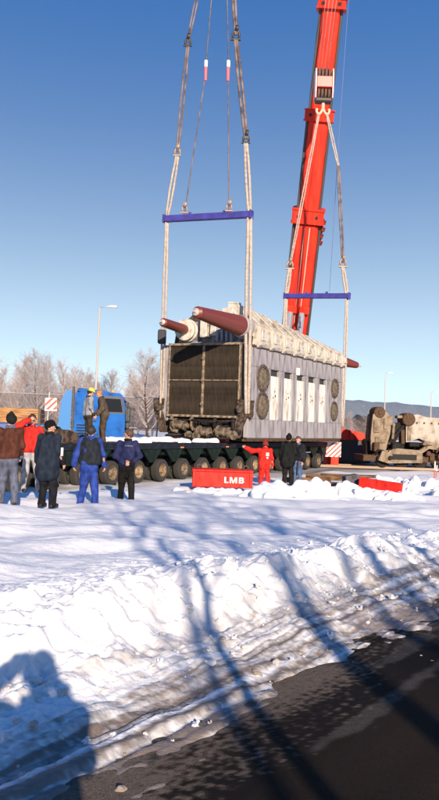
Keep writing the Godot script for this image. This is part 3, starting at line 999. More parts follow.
func build_trailer() -> void:
	# local x: towards the camera's right, -z along the trailer; the near wheels' outer face is at x = 0
	var t := thing("heavy_trailer", "dark green modular heavy trailer with many axles under the hanging transformer", "trailer", Vector3(-1.22, -0.53, -30.6), -deg_to_rad(29.0))
	var green := worn("trailer_green", Color(0.085, 0.14, 0.115), Color(0.06, 0.10, 0.08), Color(0.10, 0.085, 0.07), Vector3(0.7, 0.7, 0.7), 0.6)
	var navy := worn("deck_blue", Color(0.12, 0.14, 0.19), Color(0.08, 0.10, 0.13), Color(0.15, 0.13, 0.11), Vector3(0.6, 0.6, 0.6), 0.6, 0.0, 0.012, 0.0, 6)
	var rim := worn("rim_cream", Color(0.62, 0.55, 0.44), Color(0.48, 0.41, 0.32), Color(0.26, 0.19, 0.13), Vector3(3, 3, 3), 0.6)
	var z0 := 12.0
	var z1 := -15.4
	var st := begin()
	box(st, Vector3(-1.5, 1.33, (z0 + z1) * 0.5), Vector3(3.06, 0.14, z0 - z1), Basis(), 0.02)
	obj("deck", st, navy, t)
	for x in [-0.42, -2.58]:
		st = begin()
		box(st, Vector3(x, 1.10, (z0 + z1) * 0.5), Vector3(0.34, 0.315, z0 - z1 - 0.1), Basis(), 0.02)
		obj("main_beam", st, green, t)
	for x in [-0.02, -2.98]:
		st = begin()
		box(st, Vector3(x, 1.235, (z0 + z1) * 0.5), Vector3(0.07, 0.10, z0 - z1 - 0.06), Basis(), 0.015)
		obj("edge_rail", st, navy, t)
	st = begin()
	box(st, Vector3(-1.5, 1.02, (z0 + z1) * 0.5), Vector3(0.7, 0.40, z0 - z1 - 0.3), Basis(), 0.03)
	obj("spine", st, green, t)
	# gussets between the axles, and the swing arms over them
	var gs := begin()
	prism(gs, [Vector2(-0.62, 0.0), Vector2(-0.55, -0.06), Vector2(-0.13, -0.46), Vector2(0.13, -0.46), Vector2(0.55, -0.06), Vector2(0.62, 0.0)], 0.05, at(Vector3.ZERO, Basis(Vector3(0, 0, 1), Vector3(0, 1, 0), Vector3(-1, 0, 0))))
	gs.generate_normals()
	var gm: Mesh = gs.commit()
	var as_ := begin()
	box(as_, Vector3(0, 0.22, 0.14), Vector3(0.16, 0.5, 0.2), rot(Vector3.RIGHT, -24), 0.03)
	cyl(as_, Vector3(-0.3, 0, 0), Vector3(0.3, 0, 0), 0.07)
	as_.generate_normals()
	var am: Mesh = as_.commit()
	var rims := [rim, worn("rim_dusty", Color(0.52, 0.46, 0.38), Color(0.37, 0.31, 0.25), Color(0.20, 0.15, 0.11), Vector3(2.5, 2.5, 2.5), 0.75, 0.0, 0.02, 0.0, 81), worn("rim_rusty", Color(0.58, 0.50, 0.40), Color(0.36, 0.26, 0.18), Color(0.18, 0.12, 0.08), Vector3(3.5, 3.5, 3.5), 0.75, 0.0, 0.02, 0.0, 82)]
	for k in range(-7, 10):
		var z := -k * 1.52
		rim = rims[(k * 5 + 40) % 3]
		make_wheel(t, 0.41, 0.30, 1.0, rim, at(Vector3(-0.17, 0.41, z), rot(Vector3.RIGHT, k * 37.0)))
		make_wheel(t, 0.41, 0.30, 1.0, rim, at(Vector3(-0.62, 0.41, z)))
		make_wheel(t, 0.41, 0.30, -1.0, rim, at(Vector3(-2.40, 0.41, z)))
		make_wheel(t, 0.41, 0.30, -1.0, rim, at(Vector3(-2.83, 0.41, z)))
		part("swing_arm", am, green, t, at(Vector3(-0.395, 0.41, z)))
		part("swing_arm", am, green, t, at(Vector3(-2.615, 0.41, z)))
		part("gusset", gm, green, t, at(Vector3(-0.035, 1.17, z - 0.76)))
	# orange reflectors along the edge
	for k in 6:
		st = begin()
		box(st, Vector3(0.025, 1.235, 7.5 - k * 3.6), Vector3(0.02, 0.05, 0.22), Basis(), 0.004)
		obj("reflector", st, mat("reflector", 0.75, 0.22, 0.06, 0.3), t)
	# striped marker board at the far end
	var board := Node3D.new()
	board.name = "marker_board"
	t.add_child(board, true)
	board.position = Vector3(0.30, 1.02, -14.9)
	board.rotation.y = deg_to_rad(-58.0)
	striped(board, 0.85, 0.80, true)
	# tan timber and rusty fittings lying at the near end of the chassis
	st = begin()
	prism(st, [Vector2(-1.2, 0), Vector2(-1.2, 0.30), Vector2(-0.7, 0.42), Vector2(0.9, 0.34), Vector2(1.2, 0.1), Vector2(1.2, 0)], 1.1, at(Vector3(-0.75, 1.40, 7.4), Basis(Vector3(0, 0, 1), Vector3(0, 1, 0), Vector3(-1, 0, 0))))
	obj("drawbar_housing", st, worn("drawbar", Color(0.33, 0.27, 0.22), Color(0.24, 0.19, 0.16), Color(0.12, 0.09, 0.08), Vector3(1, 1, 1), 0.8), t)
	st = begin(true)
	lathe(st, [Vector2(0.30, 0), Vector2(0.30, 0.5), Vector2(0.24, 0.52), Vector2(0, 0.53)], at(Vector3(-0.14, 1.62, 7.3), rot(Vector3(0, 0, 1), 90)), 18)
	obj("hose_drum", st, mat("hose_drum", 0.09, 0.08, 0.07, 0.7), t)
	for z in [-3.6, -9.0]:
		st = begin()
		box(st, Vector3(-1.5, 1.47, z), Vector3(2.7, 0.13, 0.34), Basis(), 0.02)
		obj("support_beam", st, mat("support_red", 0.55, 0.05, 0.035, 0.5), t)
	# snow lying on the deck
	st = begin(true)
	var sb := []
	rng.seed = 9
	for i in 46:
		var zz := rng.randf_range(-3.4, 3.6)
		var xx := rng.randf_range(-2.75, -0.30)
		var rr := rng.randf_range(0.08, 0.17)
		sb.append([Vector3(xx, 1.39, zz), Vector3(clampf(xx + rng.randf_range(-0.6, 0.6), -2.8, -0.25), 1.41, zz + rng.randf_range(-0.7, 0.7)), rr, rr])
	soft(st, sb, 0.06, 0.12, 0.04, 4.0)
	tag(obj("deck_snow", st, mat("clean_snow", 0.84, 0.845, 0.86, 0.85), t), "", "", "", "stuff")

# red and white slanting stripes on a board in the local y/z plane, each stripe a bar of its own
func striped(parent: Node, w: float, h: float, slant: bool) -> void:
	var st := begin()
	box(st, Vector3.ZERO, Vector3(0.03, h, w), Basis(), 0.004)
	obj("panel", st, mat("board_white", 0.78, 0.76, 0.72, 0.5), parent)
	var pitch := 0.26
	var n := int((w + h) / pitch) + 2
	for i in n:
		var c := -w * 0.5 - h * 0.5 + i * pitch * 1.0
		var p := PackedVector2Array([Vector2(c, -h * 0.5), Vector2(c + pitch * 0.5, -h * 0.5), Vector2(c + pitch * 0.5 + h, h * 0.5), Vector2(c + h, h * 0.5)])
		var r := PackedVector2Array([Vector2(-w * 0.49, -h * 0.49), Vector2(w * 0.49, -h * 0.49), Vector2(w * 0.49, h * 0.49), Vector2(-w * 0.49, h * 0.49)])
		for piece in Geometry2D.intersect_polygons(p, r):
			var o := []
			for v in piece: o.append(v)
			var s2 := begin()
			prism(s2, o, 0.012, at(Vector3(0.019, 0, 0), Basis(Vector3(0, 0, -1 if slant else 1), Vector3(0, 1, 0), Vector3(1, 0, 0))))
			obj("stripe", s2, mat("stripe_red", 0.62, 0.045, 0.03, 0.45), parent)

func build_transformer() -> void:
	# local x: out of the lit long side, -z along the length, origin under the middle of the near end
	var t := thing("power_transformer", "huge grey weathered power transformer hanging in slings above the trailer", "transformer", Vector3(-0.49, 1.1, -33.92), -deg_to_rad(28.2))
	var grey := worn("tank_paint", Color(0.585, 0.57, 0.585), Color(0.525, 0.505, 0.52), Color(0.35, 0.32, 0.31), Vector3(0.75, 0.16, 0.75), 0.6, 0.0, 0.014, 0.0, 12)
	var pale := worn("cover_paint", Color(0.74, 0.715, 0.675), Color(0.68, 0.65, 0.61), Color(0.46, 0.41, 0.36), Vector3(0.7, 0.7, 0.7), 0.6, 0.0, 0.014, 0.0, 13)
	var white := worn("recess_white", Color(0.84, 0.82, 0.79), Color(0.78, 0.75, 0.71), Color(0.55, 0.47, 0.40), Vector3(0.8, 0.2, 0.8), 0.6, 0.0, 0.012, 0.0, 14)
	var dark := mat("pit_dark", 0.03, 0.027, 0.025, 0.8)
	var rust := worn("rusty", Color(0.36, 0.29, 0.22), Color(0.26, 0.19, 0.14), Color(0.13, 0.10, 0.08), Vector3(1.5, 1.5, 1.5), 0.8, 0.0, 0.02, 0.0, 15)
	var core_m := worn("cooler_brown", Color(0.27, 0.235, 0.20), Color(0.23, 0.20, 0.17), Color(0.16, 0.14, 0.12), Vector3(0.9, 0.5, 0.9), 0.7, 0.0, 0.014, 0.0, 16)
	var brown := mat("porcelain", 0.14, 0.021, 0.010, 0.38)
	brown.clearcoat_enabled = true
	brown.clearcoat = 0.25
	var L := 11.4
	# tank core, set back from the skins
	var st := begin()
	box(st, Vector3(-0.12, 1.98, -L * 0.5), Vector3(3.80, 3.86, L - 0.3), Basis(), 0.02)
	obj("tank", st, grey, t)
	# long side skin, in pieces round the five recesses
	var zs := [-2.55, -4.02, -5.49, -6.95, -8.42]
	var w := 0.92
	var y0 := 0.80
	var y1 := 3.0
	st = begin()
	box(st, Vector3(1.865, y0 * 0.5, -L * 0.5), Vector3(0.17, y0, L), Basis(), 0.02)
	obj("lower_plate", st, grey, t)
	st = begin()
	box(st, Vector3(1.865, (y1 + 3.9) * 0.5 + 0.001, -L * 0.5), Vector3(0.17, 3.9 - y1, L), Basis(), 0.02)
	obj("upper_plate", st, grey, t)
	var from := 0.0
	for k in 6:
		var to: float = zs[k] + w * 0.5 if k < 5 else -L
		st = begin()
		box(st, Vector3(1.863, (y0 + y1) * 0.5, (from + to) * 0.5), Vector3(0.166, y1 - y0 - 0.003, from - to), Basis(), 0.025)
		obj("wall_stiffener", st, grey, t)
		if k < 5: from = zs[k] - w * 0.5
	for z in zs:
		# bright sloping back of a recess, black strip above it painting in the shadow
		st = begin()
		prism(st, [Vector2(1.78, y0 + 0.004), Vector2(1.925, y0 + 0.004), Vector2(1.90, y1 - 0.28), Vector2(1.78, y1 - 0.28)], w - 0.05, at(Vector3(0, 0, z)))
		var pn := obj("side_panel", st, white, t)
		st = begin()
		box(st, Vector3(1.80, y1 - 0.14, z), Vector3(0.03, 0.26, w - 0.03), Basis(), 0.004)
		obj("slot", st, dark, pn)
		for q in [[-0.12, 1.86, 0.05], [0.1, 1.78, 0.035], [-0.05, 2.05, 0.03]]:
			st = begin(true)
			cyl(st, Vector3(1.86, q[1], z + q[0]), Vector3(1.925, q[1], z + q[0]), q[2], -1.0, 10)
			obj("bolt_hole", st, dark, pn)
	# portholes: a flanged ring round a rusty cover
	for q in [[2.55, -1.22, 0.60], [1.40, -1.24, 0.60], [2.62, -10.1, 0.52], [1.43, -10.1, 0.52]]:
		var X := at(Vector3(1.945, q[0], q[1]), Basis(Vector3(0, 1, 0), Vector3(1, 0, 0), Vector3(0, 0, -1)))
		var r: float = q[2]
		st = begin(true)
		lathe(st, [Vector2(r, 0), Vector2(r, 0.05), Vector2(r * 0.97, 0.065), Vector2(r * 0.80, 0.065), Vector2(r * 0.78, 0.05), Vector2(r * 0.78, 0.0)], X, 28)
		for k in 16:
			var a := TAU * k / 16
			cyl(st, X * Vector3(cos(a) * r * 0.89, 0.06, sin(a) * r * 0.89), X * Vector3(cos(a) * r * 0.89, 0.10, sin(a) * r * 0.89), 0.026, -1.0, 6)
		var ring := obj("porthole", st, worn("porthole_ring", Color(0.36, 0.32, 0.30), Color(0.26, 0.23, 0.21), Color(0.14, 0.12, 0.10), Vector3(1.5, 1.5, 1.5), 0.7), t)
		st = begin(true)
		lathe(st, [Vector2(r * 0.78, 0.012), Vector2(r * 0.55, 0.016), Vector2(r * 0.5, 0.05), Vector2(r * 0.2, 0.06), Vector2(0, 0.06)], X, 24)
		obj("cover", st, worn("porthole_rust", Color(0.44, 0.40, 0.34), Color(0.37, 0.33, 0.27), Color(0.22, 0.19, 0.16), Vector3(0.9, 0.9, 0.9), 0.8, 0.0, 0.016, 0.0, 18), ring)
	# small gauge box on the upper plate
	st = begin()
	box(st, Vector3(2.0, 3.12, -5.0), Vector3(0.10, 0.34, 0.24), Basis(), 0.015)
	obj("gauge_box", st, mat("gauge", 0.75, 0.73, 0.68, 0.5), t)
	# weld seams running down the stiffeners
	for z in [-1.95, -3.28, -4.76, -6.22, -7.69, -9.1, -10.75]:
		st = begin()
		box(st, Vector3(1.958, 1.95, z), Vector3(0.02, 3.7, 0.03), Basis(), 0.005)
		obj("seam", st, grey, t)
	# base rail
	for x in [1.78, -1.98]:
		st = begin()
		box(st, Vector3(x, -0.07, -L * 0.5), Vector3(0.30, 0.15, L - 0.1), Basis(), 0.02)
		obj("base_rail", st, rust, t)
	st = begin()
	for k in 9:
		box(st, Vector3(-0.1, -0.085, -0.8 - k * 1.22), Vector3(3.4, 0.14, 0.22), Basis(), 0.01)
	obj("cross_bars", st, rust, t)
	# ---- cover: ribs over a folded roof
	var drop := func(v: Vector2, z: float) -> Vector2: return Vector2(v.x, 3.9 + (v.y - 3.9) * (1.0 + 0.036 * z)) if v.y > 4.0 else v
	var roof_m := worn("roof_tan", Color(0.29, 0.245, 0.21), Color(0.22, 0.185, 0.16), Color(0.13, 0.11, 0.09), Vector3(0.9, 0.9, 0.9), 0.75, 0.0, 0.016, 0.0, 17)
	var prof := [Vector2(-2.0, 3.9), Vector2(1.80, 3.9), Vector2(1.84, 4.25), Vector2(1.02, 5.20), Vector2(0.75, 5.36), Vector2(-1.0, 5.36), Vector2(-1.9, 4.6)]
	st = begin()
	var ends := [[], []]
	for e in 2:
		var z := -0.35 if e == 0 else -11.2
		for v in prof:
			var q: Vector2 = drop.call(v, z)
			if e == 1 and v.y > 4.0: q = Vector2(q.x * 0.9, lerpf(3.9, q.y, 0.75))
			ends[e].append(Vector3(q.x, q.y, z))
		poly(st, ends[e], Vector3(0, 0, 1 if e == 0 else -1))
	for i in prof.size():
		var j := (i + 1) % prof.size()
		poly(st, [ends[0][i], ends[0][j], ends[1][j], ends[1][i]], Vector3(ends[0][i].x + ends[0][j].x, ends[0][i].y + ends[0][j].y - 9.0, 0))
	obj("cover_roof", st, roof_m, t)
	var rib := [Vector2(1.5, 3.86), Vector2(2.06, 3.80), Vector2(2.20, 3.90), Vector2(2.24, 4.10), Vector2(2.22, 4.50), Vector2(2.10, 4.74), Vector2(1.26, 5.56), Vector2(1.06, 5.70), Vector2(0.6, 5.74), Vector2(0.6, 5.30), Vector2(1.0, 5.16), Vector2(1.7, 4.3)]
	for k in 9:
		var z := -0.55 - k * 1.29
		var o := []
		for v in rib: o.append(drop.call(v, z))
		st = begin()
		prism(st, o, 0.30, at(Vector3(0, 0, z)))
		# flange welded along the rib's back, a little wider than the web
		for e in [[rib[3] + Vector2(0.01, 0.0), rib[4] + Vector2(0.01, 0.04)], [rib[5], rib[6]], [rib[7] + Vector2(0, 0.03), rib[8] + Vector2(0, 0.03)]]:
			var p: Vector2 = drop.call(e[0], z)
			var q: Vector2 = drop.call(e[1], z)
			var a := Vector3(p.x, p.y, z)
			var b := Vector3(q.x, q.y, z)
			box(st, (a + b) * 0.5, Vector3(0.08, a.distance_to(b) + 0.04, 0.34), Basis(Vector3(0, 0, 1), atan2(-(b - a).x, (b - a).y)), 0.025)
		obj("cover_rib", st, pale, t)
		if k < 8:
			# rounded panel low between two ribs, with a dark inspection hatch above it
			var zc := z - 0.645
			o = []
			for v in [Vector2(1.70, 3.86), Vector2(2.02, 3.84), Vector2(2.12, 3.98), Vector2(2.10, 4.36), Vector2(1.94, 4.58), Vector2(1.60, 4.62)]: o.append(drop.call(v, zc))
			st = begin()
			prism(st, o, 0.80, at(Vector3(0, 0, zc)))
			var cp := obj("cover_panel", st, pale, t)
			var p2: Vector2 = drop.call(Vector2(1.50, 4.68), zc)
			var q2: Vector2 = drop.call(Vector2(1.10, 5.16), zc)
			st = begin()
			var X := Transform3D(Basis(Vector3(0, 0, 1), atan2((p2 - q2).x, (q2 - p2).y)), Vector3((p2.x + q2.x) * 0.5, (p2.y + q2.y) * 0.5, zc))
			lathe(st, [Vector2(0.36, 0), Vector2(0.36, 0.10), Vector2(0.29, 0.13), Vector2(0, 0.13)], X * Transform3D(rot(Vector3(0, 0, 1), -90), Vector3.ZERO), 18)
			obj("hatch", st, worn("hatch", Color(0.30, 0.26, 0.23), Color(0.22, 0.19, 0.17), Color(0.12, 0.10, 0.09), Vector3(1, 1, 1), 0.7), cp)
	# eave flange with bolts
	st = begin()
	box(st, Vector3(1.97, 3.85, -L * 0.5), Vector3(0.12, 0.07, L), Basis(), 0.012)
	for k in 44:
		cyl(st, Vector3(2.0, 3.80, -0.2 - k * 0.255), Vector3(2.0, 3.91, -0.2 - k * 0.255), 0.028, -1.0, 6)
	obj("eave_flange", st, rust, t)
	# ---- near end: two tall coolers in a frame
	for k in 4:
		var cx := -1.02 if k % 2 == 0 else 0.69
		var cy := 1.62 if k < 2 else 3.13
		st = begin()
		box(st, Vector3(cx, cy, 0.02), Vector3(1.64, 1.42, 0.20), Basis(), 0.01)
		var cool := obj("cooler_core", st, core_m, t)
		st = begin()
		for q in 34:
			box(st, Vector3(cx - 0.79 + q * 0.0479, cy, 0.145), Vector3(0.013, 1.40, 0.07), Basis(), 0.0)
		obj("fins", st, core_m, cool).set_meta("kind", "stuff")
	var frame_m := worn("frame_paint", Color(0.56, 0.50, 0.43), Color(0.44, 0.38, 0.32), Color(0.26, 0.20, 0.16), Vector3(1, 1, 1), 0.7, 0.0, 0.016, 0.0, 19)
	for q in [[Vector3(-0.165, 2.37, 0.16), Vector3(0.10, 3.12, 0.16)], [Vector3(-0.165, 2.375, 0.20), Vector3(3.36, 0.05, 0.06)], [Vector3(-1.87, 2.37, 0.13), Vector3(0.07, 3.12, 0.16)], [Vector3(1.54, 2.37, 0.13), Vector3(0.07, 3.12, 0.16)], [Vector3(-0.165, 3.905, 0.11), Vector3(3.48, 0.10, 0.30)], [Vector3(-0.165, 0.85, 0.13), Vector3(3.48, 0.10, 0.20)]]:
		st = begin()
		box(st, q[0], q[1], Basis(), 0.012)
		obj("cooler_frame", st, frame_m, t)
	for y in [1.35, 2.36, 3.3]:
		st = begin(true)
		lathe(st, [Vector2(0, 0), Vector2(0.07, 0), Vector2(0.07, 0.05), Vector2(0.03, 0.07), Vector2(0, 0.07)], at(Vector3(-0.165, y, 0.235), rot(Vector3.RIGHT, 90)), 12)
		obj("frame_boss", st, frame_m, t)
	st = begin()
	box(st, Vector3(1.66, 2.3, -0.02), Vector3(0.15, 3.0, 0.24), Basis(), 0.01)
	obj("cable_duct", st, mat("gap_black", 0.02, 0.019, 0.018, 0.8), t)  # black plate painting shade into the gap between cooler and side wall
	# corner columns beside the coolers
	st = begin()
	box(st, Vector3(-2.12, 2.25, -0.12), Vector3(0.40, 3.3, 0.42), Basis(), 0.03)
	obj("corner_column", st, grey, t)
	st = begin()
	box(st, Vector3(1.84, 1.95, -0.06), Vector3(0.20, 3.88, 0.30), Basis(), 0.03)
	obj("corner_column", st, grey, t)
	# lifting lugs: forged brackets at the corners
	for q in [[-2.30, 0.62, 0.10, 1.0], [1.74, 0.62, 0.22, -1.0]]:
		st = begin()
		var o := [Vector2(-0.34, 0.84), Vector2(-0.30, 0.30), Vector2(-0.05, -0.28), Vector2(0.05, -0.62), Vector2(0.24, -0.62), Vector2(0.26, -0.10), Vector2(0.14, 0.30), Vector2(0.20, 0.86)]
		if q[3] < 0: for i in o.size(): o[i].x = -o[i].x
		prism(st, o, 0.16, at(Vector3(q[0], q[1] + 0.1, q[2])))
		prism(st, o, 0.10, at(Vector3(q[0] + 0.05, q[1] + 0.1, q[2] - 0.30)))
		cyl(st, Vector3(q[0], q[1] + 0.58, q[2] - 0.45), Vector3(q[0], q[1] + 0.58, q[2] + 0.22), 0.17, -1.0, 16)
		obj("lifting_lug", st, worn("lug", Color(0.34, 0.29, 0.25), Color(0.24, 0.20, 0.17), Color(0.11, 0.09, 0.08), Vector3(1.5, 1.5, 1.5), 0.75), t)
	st = begin(true)
	lathe(st, [Vector2(0, 0), Vector2(0.20, 0), Vector2(0.22, 0.06), Vector2(0.20, 0.14), Vector2(0.12, 0.16), Vector2(0, 0.16)], at(Vector3(1.95, 1.02, 0.02), rot(Vector3(0, 0, 1), -90)), 18)
	obj("sling_trunnion", st, rust, t)
	# ---- pumps, valves and pipes under the coolers
	var pipe_m := worn("pipe_paint", Color(0.46, 0.41, 0.35), Color(0.33, 0.28, 0.24), Color(0.12, 0.10, 0.09), Vector3(1.3, 1.3, 1.3), 0.65, 0.0, 0.016, 0.0, 23)
	var dark_iron := worn("dark_iron", Color(0.17, 0.15, 0.14), Color(0.11, 0.10, 0.09), Color(0.06, 0.05, 0.05), Vector3(1.3, 1.3, 1.3), 0.6)
	st = begin()
	box(st, Vector3(-0.15, 0.40, -0.06), Vector3(3.6, 0.74, 0.12), Basis(), 0.02)
	obj("lower_bulkhead", st, dark_iron, t)
	for q in [[-1.15, 0.46, 0.30], [0.05, 0.18, 0.34], [0.98, 0.22, 0.36]]:   # pumps lying along the end
		st = begin(true)
		lathe(st, [Vector2(0, -0.42), Vector2(0.10, -0.42), Vector2(0.12, -0.30), Vector2(0.23, -0.28), Vector2(0.23, -0.22), Vector2(0.17, -0.20), Vector2(0.20, 0.0), Vector2(0.17, 0.18), Vector2(0.25, 0.20), Vector2(0.25, 0.27), Vector2(0.14, 0.29), Vector2(0.12, 0.40), Vector2(0, 0.42)], at(Vector3(q[0], q[1], q[2]), rot(Vector3(0, 0, 1), 84)), 18)
		obj("oil_pump", st, pipe_m, t)
	for q in [[-1.62, 0.30], [-0.62, 0.38], [0.50, 0.44], [1.36, 0.36]]:   # standing elbows
		st = begin(true)
		tube(st, [Vector3(q[0], 0.82, 0.22), Vector3(q[0], q[1] + 0.15, 0.24), Vector3(q[0] + 0.04, q[1], 0.32), Vector3(q[0] + 0.16, q[1] - 0.10, 0.36), Vector3(q[0] + 0.40, q[1] - 0.13, 0.34)], 0.085, 10)
		lathe(st, [Vector2(0, 0), Vector2(0.16, 0), Vector2(0.16, 0.05), Vector2(0, 0.05)], at(Vector3(q[0], 0.66, 0.225)), 14)
		obj("oil_pipe", st, pipe_m if q[0] < 0.0 else dark_iron, t)
	for q in [[-0.25, 0.56, 0.46], [0.75, 0.52, 0.44], [-1.5, 0.06, 0.4], [0.48, -0.02, 0.5]]:   # valve wheels
		st = begin(true)
		var ring := []
		for k in 15: ring.append(Vector3(q[0] + 0.15 * cos(TAU * k / 14), q[1] + 0.15 * sin(TAU * k / 14), q[2]))
		tube(st, ring, 0.022, 6)
		for k in 4: cyl(st, Vector3(q[0], q[1], q[2]), Vector3(q[0] + 0.15 * cos(TAU * k / 4), q[1] + 0.15 * sin(TAU * k / 4), q[2]), 0.015, -1.0, 6)
		cyl(st, Vector3(q[0], q[1], 0.05), Vector3(q[0], q[1], q[2] + 0.03), 0.03, -1.0, 8)
		obj("valve_wheel", st, dark_iron, t)
	for q in [[-0.7, 0.02, 0.30], [-0.25, 0.0, 0.42], [1.5, 0.10, 0.42]]:
		st = begin(true)
		cyl(st, Vector3(q[0], q[1], 0.0), Vector3(q[0], q[1], q[2]), 0.14, 0.12, 14)
		lathe(st, [Vector2(0, 0), Vector2(0.19, 0), Vector2(0.19, 0.05), Vector2(0.08, 0.06), Vector2(0, 0.06)], at(Vector3(q[0], q[1], q[2]), rot(Vector3.RIGHT, 90)), 16)
		obj("flange_stub", st, pipe_m, t)
	st = begin(true)
	tube(st, [Vector3(-1.8, -0.02, 0.34), Vector3(-0.6, -0.10, 0.40), Vector3(0.4, -0.08, 0.42), Vector3(1.5, 0.0, 0.36)], 0.06, 8)
	tube(st, [Vector3(-1.75, 0.62, 0.30), Vector3(-0.5, 0.68, 0.34), Vector3(0.2, 0.60, 0.38), Vector3(1.45, 0.70, 0.3)], 0.045, 8)
	obj("header_pipe", st, dark_iron, t)
	# ---- top of the near end: turrets, bushings and their housings
	st = begin()
	box(st, Vector3(-0.1, 4.45, -0.55), Vector3(3.3, 1.0, 0.5), Basis(), 0.04)
	obj("end_housing", st, worn("housing_grey", Color(0.52, 0.53, 0.56), Color(0.40, 0.41, 0.45), Color(0.25, 0.24, 0.25), Vector3(0.8, 0.8, 0.8), 0.6), t)
	for q in [[-0.30, 4.66, -0.1, 0.34, 0.9], [0.14, 4.78, -0.16, 0.30, 1.0], [0.62, 5.2, -0.5, 0.55, 0.6], [-0.15, 5.22, -0.5, 0.5, 0.5]]:
		st = begin()
		box(st, Vector3(q[0], q[1], q[2]), Vector3(q[3], q[4], 0.42), Basis(), 0.03)
		obj("terminal_box", st, pale, t)
	# big bushing, aimed out over the near end
	var tip := Vector3(1.42, 4.72, 3.70)
	var root := Vector3(1.56, 4.62, 0.15)
	bushing(t, root, tip, 0.43, 0.235, brown, grey, 0.50)
	bushing(t, Vector3(-1.21, 4.55, 0.0), Vector3(-0.68, 4.55, 2.54) + Vector3(-0.12, 0, 0), 0.215, 0.185, brown, pale, 0.50)
	bushing(t, Vector3(1.55, 4.25, -11.2), Vector3(2.3, 4.05, -12.7), 0.33, 0.18, brown, pale, 0.5)
	# sling guards on the near corners
	st = begin()
	box(st, Vector3(1.93, 3.3, 0.14), Vector3(0.22, 1.1, 0.10), Basis(), 0.03)
	obj("corner_guard", st, pale, t)
	# a ladder of grey-blue conduits in the shadow under the big bushing
	for k in 4:
		st = begin(true)
		tube(st, [Vector3(0.35 + k * 0.22, 3.95, 0.0), Vector3(0.35 + k * 0.22, 4.5, 0.02), Vector3(0.55 + k * 0.2, 4.75, -0.2)], 0.06, 8)
		obj("conduit", st, mat("conduit", 0.22, 0.26, 0.34, 0.5), t)

func bushing(t: Node3D, root: Vector3, tip: Vector3, r0: float, r1: float, brown: Material, pale: Material, fr: float) -> void:
	var d := tip - root
	var l := d.length()
	var X := Transform3D(frame_of(d), root)
	var prof := [Vector2(r0 * 0.9, 0.0), Vector2(r0, 0.06)]
	var n := 34
	for k in n + 1:
		var f := float(k) / n
		var r := lerpf(r0, r1, f)
		prof.append(Vector2(r, 0.10 + f * (l - 0.22)))
		prof.append(Vector2(r * 0.972, 0.10 + (f + 0.55 / n) * (l - 0.22)))
	prof.append(Vector2(r1 * 0.9, l - 0.05))
	prof.append(Vector2(r1 * 0.55, l))
	prof.append(Vector2(0, l))
	var st := begin(true)
	lathe(st, prof, X, 28)
	var b := obj("bushing", st, brown, t)
	st = begin(true)
	lathe(st, [Vector2(0, -0.25), Vector2(fr * 1.0, -0.25), Vector2(fr * 1.0, -0.12), Vector2(fr * 0.82, -0.10), Vector2(fr * 0.78, 0.05), Vector2(fr * 0.92, 0.07), Vector2(fr * 0.92, 0.16), Vector2(r0 * 1.05, 0.20), Vector2(r0 * 0.98, 0.24)], X, 24)
	obj("turret", st, pale, b)
	st = begin(true)
	lathe(st, [Vector2(r1 * 0.62, l - 0.03), Vector2(r1 * 0.62, l + 0.05), Vector2(0.05, l + 0.08), Vector2(0.035, l + 0.28), Vector2(0, l + 0.29)], X, 16)
	obj("terminal", st, mat("terminal", 0.62, 0.55, 0.48, 0.35, 0.5), b)

# ---------------------------------------------------------------- crane
func boom_section(called: String, parent: Node, p0: Vector3, dir: Vector3, a: float, b: float, w: float, dep: float, m: Material, side: Material) -> MeshInstance3D:
	# y along the boom, z out of its belly (towards the camera)
	var y := dir
	var z := (Vector3(-0.10, 0, 1) - y * y.dot(Vector3(-0.10, 0, 1))).normalized()
	var x := y.cross(z)
	var B := Basis(x, z, -y)     # outline in x/z, extruded along y
	var h := w * 0.5
	var c := 0.16 * w
	var o := [Vector2(-h, -dep * 0.5), Vector2(-h, dep * 0.5 - c * 1.3), Vector2(-h + c * 0.35, dep * 0.5 - c * 0.45), Vector2(-h + c, dep * 0.5), Vector2(h - c, dep * 0.5), Vector2(h - c * 0.35, dep * 0.5 - c * 0.45), Vector2(h, dep * 0.5 - c * 1.3), Vector2(h, -dep * 0.5)]
	var st := begin()
	prism(st, o, b - a, Transform3D(B, p0 + dir * (a + b) * 0.5))
	var s := obj(called, st, m, parent)
	for e in [-1.0, 1.0]:
		st = begin()
		box(st, p0 + dir * (a + b) * 0.5 + x * e * (h + 0.075) - z * 0.02, Vector3(0.15, b - a - 0.05, dep * 0.78), Basis(x, y, z), 0.02)
		obj("side_rail", st, side, s)
	return s

